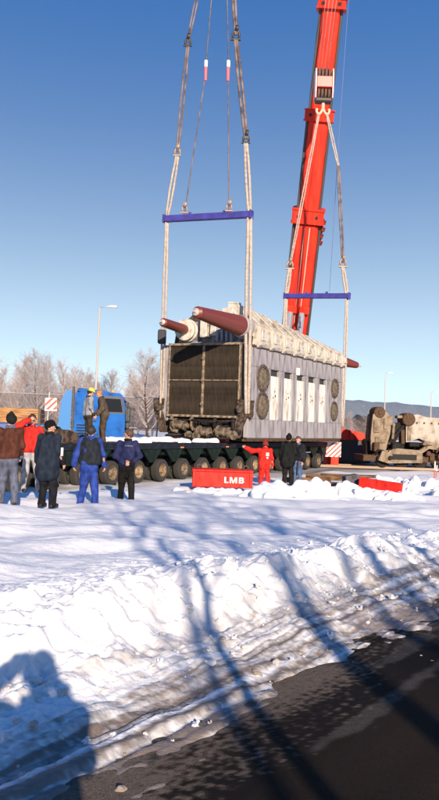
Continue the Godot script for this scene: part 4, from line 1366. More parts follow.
func build_crane() -> void:
	var red := worn("crane_red", Color(0.86, 0.21, 0.13), Color(0.80, 0.18, 0.115), Color(0.55, 0.13, 0.09), Vector3(0.9, 0.12, 0.9), 0.55, 0.0, 0.012, 0.0, 41)
	var dark := mat("boom_side", 0.045, 0.042, 0.045, 0.5)
	var base := Vector3(6.2, -0.53, -54.6)
	var t := thing("mobile_crane", "red telescopic mobile crane standing behind the far end of the transformer", "crane", base)
	var P := Vector3(4.567, 3.109, -54.0) - base
	var d := Vector3(0.0466, 0.9382, 0.3428).normalized()
	var lower := boom_section("boom_section", t, P, d, -1.8, 12.0, 1.50, 1.9, red, dark)
	var mid := boom_section("boom_section", t, P, d, 11.9, 18.4, 1.22, 1.6, red, dark)
	var up := boom_section("boom_section", t, P, d, 18.3, 24.4, 1.10, 1.35, red, dark)
	var tops := boom_section("boom_section", t, P, d, 24.3, 30.6, 0.92, 1.1, red, dark)
	var z := (Vector3(-0.10, 0, 1) - d * d.dot(Vector3(-0.10, 0, 1))).normalized()
	var x := d.cross(z)
	var B := Basis(x, d, z)
	for q in [[12.55, 1.95, 2.15, 0.95], [18.45, 1.72, 1.85, 0.72], [24.5, 1.62, 1.6, 0.6]]:
		var st := begin()
		box(st, P + d * q[0], Vector3(q[1], q[3], q[2]), B, 0.06)
		var col := obj("collar", st, red, t)
		st = begin()
		for e in [-0.42, 0.42]:
			box(st, P + d * (q[0] + e * q[3]) + z * 0.0, Vector3(q[1] + 0.12, 0.07, q[2] + 0.12), B, 0.02)
		obj("collar_flange", st, red, col)
		for e in [-0.3, 0.28]:
			st = begin(true)
			cyl(st, P + d * q[0] + x * e * q[1] + z * q[2] * 0.5, P + d * q[0] + x * e * q[1] + z * (q[2] * 0.5 + 0.04), 0.10, -1.0, 14)
			obj("inspection_hole", st, mat("hole", 0.02, 0.015, 0.015, 0.8), col)
	# two hose lines up the belly
	for e in [-0.12, 0.20]:
		var st := begin(true)
		tube(st, [P + d * 1.0 + x * e + z * 1.0, P + d * 11.9 + x * e + z * 0.99], 0.025, 6)
		obj("hose", st, mat("hose_beige", 0.62, 0.42, 0.34, 0.6), t)
	# hooked tackle hanging at the collar's right
	var st := begin(true)
	for k in 4:
		cyl(st, P + d * (12.4 - k * 0.42) + x * (1.05 - 0.03 * k) + z * 0.55, P + d * (12.15 - k * 0.42) + x * (1.0 - 0.04 * k) + z * 0.6, 0.12 + 0.03 * (k % 2), -1.0, 10)
	cyl(st, P + d * 10.95 + x * 0.92 + z * 0.55, P + d * 12.5 + x * 0.98 + z * 0.5, 0.06, -1.0, 8)
	obj("boom_tackle", st, worn("tackle", Color(0.5, 0.14, 0.11), Color(0.36, 0.10, 0.09), Color(0.18, 0.07, 0.06), Vector3(2, 2, 2), 0.6), t)
	# luffing rams
	for e in [-0.42, 0.30]:
		st = begin(true)
		cyl(st, P + d * 6.6 + x * e + z * 1.05, P + d * 3.2 + x * e + z * 1.5, 0.20, -1.0, 16)
		cyl(st, P + d * 3.3 + x * e + z * 1.48, P + d * (-0.8) + x * e + z * 2.2, 0.28, -1.0, 16)
		obj("luffing_ram", st, mat("ram", 0.42, 0.44, 0.50, 0.3, 0.5), t)
	st = begin()
	box(st, P + d * 6.75 + z * 1.02, Vector3(1.5, 0.5, 0.35), B, 0.06)
	obj("ram_bracket", st, red, t)
	# boom head with sheaves
	st = begin()
	box(st, P + d * 30.9 + z * 0.1, Vector3(1.15, 0.9, 1.9), B, 0.08)
	var head := obj("boom_head", st, red, t)
	for e in [-0.35, 0.0, 0.35]:
		st = begin(true)
		lathe(st, [Vector2(0, -0.04), Vector2(0.38, -0.04), Vector2(0.33, 0), Vector2(0.38, 0.04), Vector2(0, 0.04)], Transform3D(Basis(-d, x, z), P + d * 30.9 + x * e + z * 1.0), 22)
		obj("sheave", st, mat("sheave", 0.10, 0.09, 0.09, 0.5), head)
	# carrier: runs off to the left behind the transformer, its sloping rear deck shows on the right
	st = begin()
	box(st, Vector3(-2.5, 1.15, 0.6), Vector3(10.5, 0.5, 2.6), Basis(), 0.05)
	obj("carrier_frame", st, mat("carrier_dark", 0.05, 0.045, 0.045, 0.6), t)
	st = begin()
	prism(st, [Vector2(-1.5, 1.45), Vector2(-1.5, 2.42), Vector2(-0.6, 2.30), Vector2(1.2, 1.98), Vector2(1.7, 1.82), Vector2(1.7, 1.5)], 2.8, at(Vector3(1.2, 0.02, 4.2)))
	obj("rear_deck", st, red, t)
	st = begin()
	box(st, Vector3(-1.4, 2.6, 0.5), Vector3(4.4, 2.2, 2.6), Basis(), 0.08)
	obj("slewing_platform", st, red, t)
	st = begin()
	box(st, Vector3(0.6, 1.25, 3.2), Vector3(4.2, 0.5, 2.4), Basis(), 0.05)
	obj("outrigger_beam", st, mat("outrigger_dark", 0.035, 0.03, 0.03, 0.6), t)
	st = begin()
	box(st, Vector3(1.7, 0.85, 4.4), Vector3(3.0, 1.5, 2.2), Basis(), 0.05)
	obj("undercarriage", st, mat("outrigger_dark", 0.035, 0.03, 0.03, 0.6), t)
	st = begin()
	box(st, Vector3(0.25, 0.55, 9.0), Vector3(0.72, 0.92, 1.2), Basis(), 0.04)
	box(st, Vector3(0.25, 1.18, 7.2), Vector3(0.5, 0.34, 4.6), Basis(), 0.03)
	obj("outrigger", st, red, t)
	st = begin()
	box(st, Vector3(0.25, 0.06, 9.0), Vector3(1.1, 0.12, 1.6), Basis(), 0.02)
	obj("outrigger_pad", st, mat("pad_wood", 0.16, 0.11, 0.07, 0.9), t)
	for k in 4:
		make_wheel(t, 0.68, 0.45, 1.0, mat("crane_rim", 0.35, 0.06, 0.05, 0.6), at(Vector3(-6.4 + k * 2.35, 0.68, 1.75), rot(Vector3.UP, -90)))
	# hoist rope falls: from the head down to the far hook block
	for e in [-0.30, -0.1, 0.12, 0.32]:
		st = begin(true)
		tube(st, [P + d * 30.9 + x * e + z * 1.35, Vector3(5.05 + e * 0.9, 21.2, -43.8) - base], 0.016, 5)
		obj("hoist_rope", st, mat("rope_steel", 0.22, 0.20, 0.20, 0.5, 0.3), t)
	st = begin(true)
	tube(st, [P + d * 30.6 + x * 0.62 + z * 0.9, Vector3(6.1, 18.5, -43.6) - base, Vector3(5.84, 9.16, -43.8) - base], 0.012, 5)
	obj("tag_line", st, mat("rope_blue", 0.16, 0.15, 0.32, 0.6), t)

func hook_block(label: String, pos: Vector3) -> Node3D:
	# origin at the hook's saddle
	var t := thing("hook_block", label, "hook block", pos, 0.0, "crane hook blocks")
	var st := begin()
	var plate := [Vector2(-0.34, 0.62), Vector2(-0.44, 0.9), Vector2(-0.44, 2.0), Vector2(-0.34, 2.25), Vector2(0.34, 2.25), Vector2(0.44, 2.0), Vector2(0.44, 0.9), Vector2(0.34, 0.62)]
	for e in [-1.0, 1.0]:
		st = begin()
		prism(st, plate, 0.07, at(Vector3(e * 0.47, 0, 0), Basis(Vector3(0, 0, 1), Vector3(0, 1, 0), Vector3(-1, 0, 0))))
		obj("side_plate", st, mat("block_pale", 0.72, 0.40, 0.40, 0.5), t)
	st = begin()
	box(st, Vector3(0, 1.48, 0.02), Vector3(0.86, 0.62, 0.86), Basis(), 0.03)
	obj("block_body", st, mat("block_red", 0.60, 0.035, 0.03, 0.4), t)
	for y in [2.02, 0.98]:
		for e in [-0.28, -0.09, 0.10, 0.29]:
			st = begin(true)
			lathe(st, [Vector2(0, -0.06), Vector2(0.36, -0.06), Vector2(0.30, 0), Vector2(0.36, 0.06), Vector2(0, 0.06)], at(Vector3(e, y, 0), rot(Vector3(0, 0, 1), 90)), 20)
			obj("sheave", st, mat("sheave_rust", 0.16, 0.10, 0.07, 0.6), t)
	st = begin()
	box(st, Vector3(0, 0.56, 0), Vector3(0.9, 0.20, 0.55), Basis(), 0.05)
	obj("crosshead", st, mat("crosshead", 0.05, 0.045, 0.04, 0.6), t)
	st = begin(true)
	cyl(st, Vector3(0, 0.5, 0), Vector3(0, 0.14, 0), 0.10, 0.09, 12)
	for s in [-1.0, 1.0]:   # a double hook
		tube(st, [Vector3(0, 0.18, 0), Vector3(s * 0.06, 0.0, 0), Vector3(s * 0.16, -0.16, 0), Vector3(s * 0.30, -0.15, 0), Vector3(s * 0.36, 0.0, 0), Vector3(s * 0.33, 0.12, 0)], 0.075, 10)
	obj("hook", st, mat("hook_tan", 0.52, 0.38, 0.26, 0.5), t)
	return t

func strap(called: String, a: Vector3, b: Vector3, r: float, gap: float, m: Material, parent: Node3D, n := 10) -> void:
	# two soft strands side by side, slightly slack and not quite parallel
	var o := parent.position
	var d := (b - a).normalized()
	var s := d.cross(Vector3(0.1, 0, 1)).normalized()
	var st := begin(true)
	for e in [-1.0, 1.0]:
		var pts := []
		for i in n + 1:
			var f := float(i) / n
			var wv: float = sin(f * PI) * 0.02 * e + 0.008 * sin(f * 23.0 + e)
			pts.append(a.lerp(b, f) + s * (e * gap * (0.42 + 0.22 * sin(f * PI)) + wv * 0.6) - o)
		tube(st, pts, r, 8)
	obj(called, st, m, parent)

func shackle(p: Vector3, parent: Node3D, m: Material, s := 1.0) -> void:
	var o := p - parent.position
	var st := begin(true)
	tube(st, [o + Vector3(-0.13, -0.20, 0) * s, o + Vector3(-0.15, 0.05, 0) * s, o + Vector3(-0.08, 0.2, 0) * s, o + Vector3(0.08, 0.2, 0) * s, o + Vector3(0.15, 0.05, 0) * s, o + Vector3(0.13, -0.20, 0) * s], 0.05 * s, 8)
	cyl(st, o + Vector3(-0.24, -0.2, 0) * s, o + Vector3(0.22, -0.2, 0) * s, 0.06 * s, -1.0, 10)
	lathe(st, [Vector2(0, -0.07), Vector2(0.13, -0.07), Vector2(0.15, 0), Vector2(0.13, 0.07), Vector2(0, 0.07)], at(o + Vector3(0.03, 0.30, 0.0) * s, rot(Vector3(0, 0, 1), 80)), 12)
	obj("shackle", st, m, parent)

func build_rigging() -> void:
	var beige := worn("sling_beige", Color(0.68, 0.635, 0.595), Color(0.62, 0.575, 0.54), Color(0.50, 0.455, 0.42), Vector3(1.5, 1.5, 1.5), 0.9)
	var steel := worn("sling_grey", Color(0.50, 0.44, 0.42), Color(0.38, 0.33, 0.33), Color(0.20, 0.18, 0.19), Vector3(0.8, 0.5, 0.8), 0.7)
	var black := mat("shackle_black", 0.022, 0.022, 0.025, 0.5)
	var bronze := mat("shackle_bronze", 0.30, 0.22, 0.17, 0.5, 0.3)
	var violet := worn("beam_violet", Color(0.26, 0.25, 0.56), Color(0.23, 0.22, 0.50), Color(0.25, 0.22, 0.36), Vector3(0.6, 0.6, 0.6), 0.45)
	var hookN := Vector3(-0.62, 24.69, -33.85)
	var hookF := Vector3(5.17, 19.18, -43.8)
	hook_block("red hook block holding the near pair of slings, above the picture's top edge", hookN)
	hook_block("red hook block with pale side plates in front of the crane boom", hookF)
	var st: SurfaceTool
	# spreader beams
	for q in [[Vector3(-2.66, 10.52, -34.74), Vector3(1.04, 10.38, -32.97), "blue violet spreader beam between the near pair of slings, above the brown bushings"], [Vector3(3.48, 8.97, -44.75), Vector3(6.78, 8.80, -42.95), "blue violet spreader beam in front of the crane boom, on the far pair of slings"]]:
		var a: Vector3 = q[0]
		var b: Vector3 = q[1]
		var c := (a + b) * 0.5
		var t := thing("spreader_beam", q[2], "spreader beam", c, 0.0, "spreader beams")
		var xd := (b - a).normalized()
		var zd := xd.cross(Vector3.UP).normalized()
		var B := Basis(xd, zd.cross(xd), zd)
		st = begin()
		box(st, Vector3.ZERO, Vector3(a.distance_to(b), 0.27, 0.26), B, 0.02)
		obj("beam", st, violet, t)
		for e in [-1.0, 1.0]:
			st = begin()
			box(st, xd * e * (a.distance_to(b) * 0.5 + 0.02), Vector3(0.06, 0.36, 0.34), B, 0.015)
			obj("end_plate", st, violet, t)
			st = begin()
			box(st, xd * e * a.distance_to(b) * (0.2 if q[0].x < 0.0 else 0.16) + Vector3(0, 0.18, 0), Vector3(0.14, 0.12, 0.04), B, 0.01)
			obj("eye_plate", st, violet, t)
	# near left
	var L1 := Vector3(-1.91, 18.15, -34.2); var L2 := Vector3(-2.21, 13.42, -34.5); var L3 := Vector3(-2.57, 10.65, -34.7)
	var t := thing("lifting_sling", "pale lifting sling at the transformer's near left corner, passing its small bushing", "sling", Vector3(-2.5, 1.9, -34.75), 0.0, "lifting slings")
	strap("upper_rope", hookN + Vector3(-0.2, -0.16, 0), L1, 0.035, 0.085, steel, t)
	shackle(L1, t, black, 0.8)
	strap("middle_rope", L1 + Vector3(0, -0.2, 0), L2, 0.04, 0.085, steel, t)
	shackle(L2, t, bronze, 0.75)
	strap("lower_strap", L2 + Vector3(0, -0.2, 0), L3, 0.05, 0.10, beige, t)
	strap("lower_strap", L3, Vector3(-2.52, 1.86, -34.85), 0.05, 0.085, beige, t)
	st = begin()
	box(st, Vector3(-2.6, 5.35, -34.74) - t.position, Vector3(0.36, 0.62, 0.30), Basis(), 0.05)
	obj("sling_pad", st, mat("pad_black", 0.03, 0.032, 0.04, 0.8), t)
	# near right
	var R1 := Vector3(0.16, 18.13, -33.4); var R2 := Vector3(0.73, 13.61, -33.15); var R3 := Vector3(0.98, 10.41, -33.0)
	t = thing("lifting_sling", "pale lifting sling running down the near right corner in front of the big bushing", "sling", Vector3(1.12, 2.1, -32.8), 0.0, "lifting slings")
	strap("upper_rope", hookN + Vector3(0.2, -0.16, 0), R1, 0.05, 0.09, steel, t)
	shackle(R1, t, black, 0.95)
	strap("middle_rope", R1 + Vector3(0, -0.2, 0), R2, 0.055, 0.10, steel, t)
	shackle(R2, t, black, 0.8)
	strap("lower_strap", R2 + Vector3(0, -0.2, 0), R3, 0.058, 0.10, beige, t)
	strap("lower_strap", R3, Vector3(1.14, 2.1, -32.72), 0.068, 0.12, beige, t)
	# thin wires with red tags
	for q in [[Vector3(-1.09, 17.25, -34.1), Vector3(-1.80, 10.62, -34.33), Vector3(-0.1, -0.1, 0), "thin wire with a white and red tag, left of the near pair"], [Vector3(-0.12, 17.05, -33.6), Vector3(0.12, 10.52, -33.41), Vector3(0.1, -0.1, 0), "thin wire with a white and red tag, right of the near pair"]]:
		var w := thing("guide_wire", q[3], "wire", q[1], 0.0, "tagged wires to the near spreader beam")
		st = begin(true)
		tube(st, [hookN + q[2] - w.position, q[0] - w.position], 0.022, 6)
		tube(st, [q[0] + Vector3(0, -0.5, 0) - w.position, Vector3.ZERO], 0.025, 6)
		obj("wire", st, steel, w)
		st = begin(true)
		cyl(st, q[0] + Vector3(0, 0.06, 0) - w.position, q[0] + Vector3(0, -0.22, 0) - w.position, 0.075, -1.0, 10)
		obj("white_tag", st, mat("tag_white", 0.8, 0.78, 0.76, 0.6), w)
		st = begin(true)
		cyl(st, q[0] + Vector3(0, -0.22, 0) - w.position, q[0] + Vector3(0, -0.82, 0) - w.position, 0.07, 0.06, 10)
		obj("red_tag", st, mat("tag_red", 0.62, 0.12, 0.14, 0.6), w)
		shackle(Vector3(0, 0.24, 0) + w.position, w, bronze, 0.7)
	# far pair
	var FL1 := Vector3(3.69, 10.70, -44.6); var FL2 := Vector3(3.54, 8.97, -44.72)
	t = thing("lifting_sling", "pale lifting sling crossing the red crane boom", "sling", Vector3(3.45, 6.0, -44.8), 0.0, "lifting slings")
	strap("upper_rope", hookF + Vector3(-0.22, -0.16, 0.02), FL1, 0.035, 0.07, beige, t)
	shackle(FL1, t, bronze)
	strap("lower_strap", FL1 + Vector3(0, -0.2, 0), FL2, 0.07, 0.10, beige, t)
	strap("lower_strap", FL2, Vector3(3.4, 2.3, -44.9), 0.07, 0.10, beige, t)
	var FR0 := Vector3(6.05, 15.97, -43.3); var FR1 := Vector3(6.43, 10.61, -43.1); var FR2 := Vector3(6.69, 8.80, -43.0)
	t = thing("lifting_sling", "pale lifting sling right of the crane boom, down past the far end", "sling", Vector3(6.6, 2.0, -43.0), 0.0, "lifting slings")
	strap("upper_rope", hookF + Vector3(0.22, -0.16, 0.02), FR0, 0.04, 0.07, beige, t)
	strap("middle_rope", FR0, FR1, 0.045, 0.08, steel, t)
	shackle(FR1, t, bronze)
	strap("lower_strap", FR1 + Vector3(0, -0.2, 0), FR2, 0.06, 0.09, beige, t)
	strap("lower_strap", FR2, Vector3(6.66, 1.75, -43.05), 0.05, 0.08, beige, t)

func build_truck() -> void:
	# local x forward (to the right in the picture), z towards the camera; origin on the ground under the cab's middle
	var t := thing("blue_truck", "blue flatbed truck with a high cab behind the trailer", "truck", Vector3(-4.75, -0.53, -31.9), deg_to_rad(8.0))
	var blue := worn("truck_blue", Color(0.03, 0.35, 0.66), Color(0.03, 0.32, 0.62), Color(0.05, 0.22, 0.44), Vector3(0.5, 0.5, 0.5), 0.62, 0.0, 0.012, 0.0, 51)
	var navy := mat("bed_blue", 0.035, 0.085, 0.30, 0.5)
	var black := mat("truck_black", 0.02, 0.02, 0.022, 0.5)
	var glass := mat("truck_glass", 0.012, 0.014, 0.018, 0.12)
	glass.metallic_specular = 0.25
	var st := begin()
	# cab body: side outline pulled across its width
	prism(st, [Vector2(-1.0, 0.95), Vector2(1.12, 0.95), Vector2(1.22, 1.3), Vector2(1.17, 2.15), Vector2(0.98, 3.05), Vector2(0.78, 3.26), Vector2(-0.7, 3.30), Vector2(-1.0, 3.2)], 2.4, at(Vector3(0, 0, -1.2)))
	obj("cab", st, blue, t)
	st = begin()
	prism(st, [Vector2(-0.42, 1.15), Vector2(0.98, 1.15), Vector2(1.04, 2.2), Vector2(0.86, 3.08), Vector2(-0.42, 3.12)], 0.03, at(Vector3(0, 0, 0.012)))
	var door := obj("door", st, blue, t)
	st = begin()
	prism(st, [Vector2(0.08, 2.50), Vector2(0.90, 2.50), Vector2(0.80, 3.02), Vector2(0.08, 3.04)], 0.02, at(Vector3(0, 0, 0.034)))
	obj("window", st, glass, door)
	st = begin()
	box(st, Vector3(-0.25, 2.12, 0.05), Vector3(0.24, 0.05, 0.05), Basis(), 0.015)
	obj("handle", st, black, door)
	st = begin()
	prism(st, [Vector2(-0.46, 1.10), Vector2(1.01, 1.10), Vector2(1.075, 2.2), Vector2(0.885, 3.12), Vector2(-0.46, 3.16)], 0.012, at(Vector3(0, 0, 0.005)))
	obj("door_seam", st, black, t)
	st = begin()
	prism(st, [Vector2(0.03, 2.44), Vector2(0.95, 2.44), Vector2(0.83, 3.07), Vector2(0.03, 3.09)], 0.012, at(Vector3(0, 0, 0.030)))
	obj("window_frame", st, black, door)
	for k in 5:
		st = begin()
		box(st, Vector3(-0.72, 1.5 + k * 0.11, 0.012), Vector3(0.34, 0.05, 0.03), rot(Vector3.RIGHT, 25), 0.005)
		obj("air_intake_slat", st, black, t)
	for k in 3:
		st = begin()
		box(st, Vector3(-0.35 + k * 0.42, 3.33, -0.25), Vector3(0.13, 0.06, 0.08), Basis(), 0.015)
		obj("marker_lamp", st, mat("marker_amber", 0.7, 0.30, 0.05, 0.3), t)
	st = begin()
	box(st, Vector3(0.1, 1.30, 0.02), Vector3(2.1, 0.10, 0.03), Basis(), 0.008)
	obj("trim_stripe", st, mat("trim_white", 0.7, 0.7, 0.7, 0.5), t)
	# wind deflector wing behind the cab side, paler
	st = begin()
	prism(st, [Vector2(-1.66, 1.6), Vector2(-1.14, 1.6), Vector2(-1.12, 3.28), Vector2(-1.32, 3.34), Vector2(-1.52, 2.9)], 0.10, at(Vector3(0, 0, -0.02)))
	obj("side_deflector", st, mat("deflector_blue", 0.03, 0.17, 0.44, 0.65), t)
	st = begin()
	box(st, Vector3(-1.06, 2.45, 0.0), Vector3(0.09, 2.0, 0.14), Basis(), 0.02)
	obj("exhaust_stack", st, black, t)
	st = begin()
	prism(st, [Vector2(-0.95, 3.29), Vector2(0.45, 3.26), Vector2(0.1, 3.36), Vector2(-0.9, 3.42)], 2.1, at(Vector3(0, 0, -1.2)))
	obj("roof_deflector", st, blue, t)
	# windscreen and front
	st = begin()
	poly(st, [Vector3(1.19, 2.2, -0.2), Vector3(1.01, 3.02, -0.28), Vector3(1.01, 3.02, -2.12), Vector3(1.19, 2.2, -2.2)], Vector3(1, 0.3, 0))
	obj("windscreen", st, glass, t)
	st = begin()
	box(st, Vector3(1.2, 0.95, -1.2), Vector3(0.25, 0.5, 2.4), Basis(), 0.05)
	obj("bumper", st, mat("bumper", 0.30, 0.31, 0.33, 0.6), t)
	for z in [-0.35, -2.05]:
		st = begin()
		box(st, Vector3(1.30, 1.1, z), Vector3(0.06, 0.2, 0.42), Basis(), 0.02)
		obj("headlight", st, mat("lamp_glass", 0.6, 0.6, 0.6, 0.15), t)
	# mirrors on their bracket
	st = begin()
	box(st, Vector3(1.12, 2.42, 0.26), Vector3(0.16, 0.62, 0.26), Basis(), 0.04)
	box(st, Vector3(1.10, 1.98, 0.26), Vector3(0.15, 0.24, 0.25), Basis(), 0.04)
	tube(st, [Vector3(0.95, 2.95, 0.0), Vector3(1.1, 2.9, 0.26), Vector3(1.1, 1.9, 0.26), Vector3(1.05, 1.8, 0.0)], 0.025, 6)
	var mir := obj("mirror", st, worn("mirror_grey", Color(0.27, 0.28, 0.26), Color(0.2, 0.21, 0.2), Color(0.12, 0.12, 0.12), Vector3(2, 2, 2), 0.5), t)
	st = begin()
	box(st, Vector3(1.035, 2.42, 0.26), Vector3(0.012, 0.54, 0.20), Basis(), 0.002)
	obj("mirror_glass", st, mat("mirror_glass", 0.6, 0.62, 0.65, 0.05, 0.9), mir)
	# step and wheel arch
	st = begin()
	box(st, Vector3(0.25, 0.72, -0.1), Vector3(1.4, 0.4, 0.3), Basis(), 0.04)
	obj("step", st, black, t)
	# chassis, bed and side boards
	st = begin()
	box(st, Vector3(-3.3, 0.98, -1.2), Vector3(6.6, 0.26, 0.9), Basis(), 0.02)
	obj("chassis", st, black, t)
	st = begin()
	box(st, Vector3(-4.75, 1.52, -1.2), Vector3(5.9, 0.78, 2.44), Basis(), 0.03)
	obj("flatbed", st, navy, t)
	var wood := worn("side_wood", Color(0.68, 0.50, 0.33), Color(0.58, 0.42, 0.27), Color(0.42, 0.30, 0.20), Vector3(0.3, 2.5, 0.3), 0.8, 0.0, 0.02)
	for k in 3:
		st = begin()
		box(st, Vector3(-5.0, 2.03 + k * 0.195, 0.02), Vector3(5.4, 0.18, 0.05), Basis(), 0.008)
		obj("plank", st, wood, t)
	for k in 3:
		st = begin()
		box(st, Vector3(-2.35, 2.03 + k * 0.195, -1.2), Vector3(0.05, 0.18, 2.36), Basis(), 0.008)
		obj("plank", st, wood, t)
	for k in 4:
		st = begin()
		box(st, Vector3(-7.6 + k * 1.75, 2.1, 0.075), Vector3(0.09, 0.9, 0.05), Basis(), 0.01)
		obj("stake", st, black, t)
	for x in [0.15, -3.9, -5.4]:
		for z in [-0.18, -2.2]:
			make_wheel(t, 0.52, 0.34, 1.0 if z > -1.0 else -1.0, mat("truck_rim", 0.30, 0.29, 0.28, 0.5, 0.3), at(Vector3(x, 0.52, z), rot(Vector3.UP, -90)))
	# red and white board standing on the bed
	var b := thing("warning_board", "red and white striped warning board standing on the truck bed", "sign", Vector3(-6.78, 1.92, -32.2), deg_to_rad(-82.0))
	var inner := Node3D.new()
	inner.name = "board"
	b.add_child(inner, true)
	inner.position = Vector3(0, 0.30, 0)
	striped(inner, 0.46, 0.46, true)
	st = begin()
	box(st, Vector3(-0.04, 0.05, 0), Vector3(0.06, 0.10, 0.5), Basis(), 0.01)
	obj("stand", st, mat("zinc", 0.42, 0.42, 0.42, 0.5, 0.4), b)

func build_rail_wagon() -> void:
	var t := thing("rail_wagon", "rusty beige heavy rail wagon with rounded girder ends at the right edge", "rail wagon", Vector3(9.9, -0.45, -44.5), deg_to_rad(6.0))
	var tan_ := worn("wagon_tan", Color(0.53, 0.47, 0.40), Color(0.47, 0.41, 0.345), Color(0.36, 0.30, 0.245), Vector3(0.42, 0.37, 0.42), 0.8, 0.0, 0.022, 0.0, 61)
	var grey := worn("wagon_grey", Color(0.65, 0.62, 0.58), Color(0.60, 0.565, 0.52), Color(0.48, 0.43, 0.375), Vector3(0.33, 0.25, 0.33), 0.75, 0.0, 0.022, 0.0, 62)
	var rust := worn("wagon_rust", Color(0.34, 0.26, 0.20), Color(0.26, 0.19, 0.145), Color(0.14, 0.105, 0.085), Vector3(2, 2, 2), 0.85, 0.0, 0.02, 0.0, 63)
	var iron := worn("wagon_iron", Color(0.12, 0.11, 0.105), Color(0.08, 0.075, 0.07), Color(0.15, 0.10, 0.08), Vector3(1, 1, 1), 0.7, 0.0, 0.02, 0.0, 64)
	var st: SurfaceTool
	# two upright girder cheeks on the left
	for z in [0.35, -0.55]:
		st = begin()
		prism(st, [Vector2(-1.55, 0.95), Vector2(-1.60, 1.7), Vector2(-1.50, 2.9), Vector2(-1.30, 3.12), Vector2(-0.75, 3.10), Vector2(-0.45, 2.75), Vector2(-0.50, 1.9), Vector2(-0.62, 1.45), Vector2(-0.72, 0.95)], 0.16, at(Vector3(0, 0, z)))
		obj("girder_cheek", st, tan_, t)
	for q in [[-1.28, 2.3, 0.34, 0.7], [-0.78, 2.45, 0.22, 0.6], [-1.05, 1.55, 0.6, 0.32]]:
		st = begin()
		box(st, Vector3(q[0], q[1], 0.47), Vector3(q[2], q[3], 0.09), Basis(), 0.02)
		obj("stiffener", st, tan_, t)
	st = begin()
	box(st, Vector3(-1.05, 1.95, -0.1), Vector3(0.8, 1.7, 0.7), Basis(), 0.03)
	obj("girder_web", st, rust, t)
	st = begin(true)
	lathe(st, [Vector2(0, -0.6), Vector2(0.30, -0.6), Vector2(0.32, -0.5), Vector2(0.32, 0.42), Vector2(0.27, 0.47), Vector2(0.12, 0.47), Vector2(0.10, 0.52), Vector2(0, 0.52)], at(Vector3(-1.12, 3.05, 0.0), rot(Vector3.RIGHT, 90)), 22)
	obj("pivot_drum", st, rust, t)
	# dark hydraulic arm reaching across the gap
	st = begin()
	prism(st, [Vector2(-0.75, 1.9), Vector2(-0.55, 2.45), Vector2(0.1, 2.55), Vector2(0.45, 2.95), Vector2(0.72, 2.62), Vector2(0.2, 2.05), Vector2(-0.2, 1.35), Vector2(-0.55, 1.0)], 0.5, at(Vector3(0.05, 0, -0.1)))
	obj("hydraulic_arm", st, iron, t)
	for q in [[Vector3(-0.6, 1.3, 0.3), Vector3(0.35, 2.4, 0.25), 0.09], [Vector3(-0.35, 1.2, 0.3), Vector3(0.1, 1.3, 0.35), 0.15], [Vector3(-0.45, 2.5, 0.2), Vector3(-0.3, 1.6, 0.3), 0.07]]:
		st = begin(true)
		cyl(st, q[0], q[1], q[2], -1.0, 12)
		obj("hydraulic_ram", st, iron, t)
	# big rounded grey girder on the right, its nose drum in front
	st = begin()
	prism(st, [Vector2(0.42, 1.45), Vector2(0.40, 2.55), Vector2(0.62, 2.95), Vector2(1.05, 3.02), Vector2(1.55, 2.88), Vector2(4.8, 2.78), Vector2(4.8, 1.1), Vector2(2.5, 1.25), Vector2(1.6, 1.5), Vector2(1.15, 1.7)], 0.9, at(Vector3(0, 0, -0.05)))
	obj("main_girder", st, grey, t)
	st = begin(true)
	lathe(st, [Vector2(0, -0.5), Vector2(0.33, -0.5), Vector2(0.36, -0.45), Vector2(0.36, 0.52), Vector2(0.31, 0.56), Vector2(0.1, 0.57), Vector2(0, 0.57)], at(Vector3(0.52, 2.72, 0.0), rot(Vector3.RIGHT, 90)), 22)
	obj("pivot_drum", st, rust, t)
	for q in [[0.58, 2.0, 0.20, 0.9], [2.4, 2.1, 0.08, 1.3], [3.6, 2.1, 0.08, 1.4]]:
		st = begin()
		box(st, Vector3(q[0], q[1], 0.43), Vector3(q[2], q[3], 0.07), Basis(), 0.015)
		obj("girder_rib", st, tan_, t)
	st = begin()
	prism(st, [Vector2(1.2, 1.35), Vector2(2.2, 1.18), Vector2(4.6, 0.95), Vector2(4.6, 1.15), Vector2(2.3, 1.4), Vector2(1.3, 1.6)], 0.3, at(Vector3(0, 0, 0.75)))
	obj("side_strut", st, tan_, t)
	st = begin()
	prism(st, [Vector2(0.9, 0.75), Vector2(1.5, 1.15), Vector2(2.4, 1.05), Vector2(4.6, 0.55), Vector2(4.6, 0.72), Vector2(2.4, 1.22), Vector2(1.4, 1.34), Vector2(0.8, 0.95)], 0.22, at(Vector3(0, 0, 0.95)))
	obj("side_strut", st, tan_, t)
	# bogie: frame, buffer beam with its slot, wheels on the rail
	st = begin()
	box(st, Vector3(1.4, 0.95, -0.5), Vector3(6.2, 1.0, 0.8), Basis(), 0.05)
	obj("inner_frame", st, iron, t)  # dark box added behind the gaps, its colour standing in for shade
	st = begin()
	box(st, Vector3(1.2, 0.55, -0.1), Vector3(6.6, 0.34, 1.9), Basis(), 0.03)
	obj("bogie_frame", st, rust, t)
	st = begin()
	prism(st, [Vector2(-1.45, 0.45), Vector2(-1.25, 0.95), Vector2(-0.4, 1.12), Vector2(0.75, 1.06), Vector2(1.0, 0.85), Vector2(1.0, 0.38), Vector2(-0.9, 0.30)], 0.22, at(Vector3(0.1, 0, 1.05)))
	var bb := obj("buffer_beam", st, tan_, t)
	st = begin()
	box(st, Vector3(0.1, 0.66, 1.17), Vector3(1.35, 0.30, 0.03), Basis(), 0.01)
	obj("slot", st, mat("wagon_hole", 0.015, 0.013, 0.012, 0.9), bb)
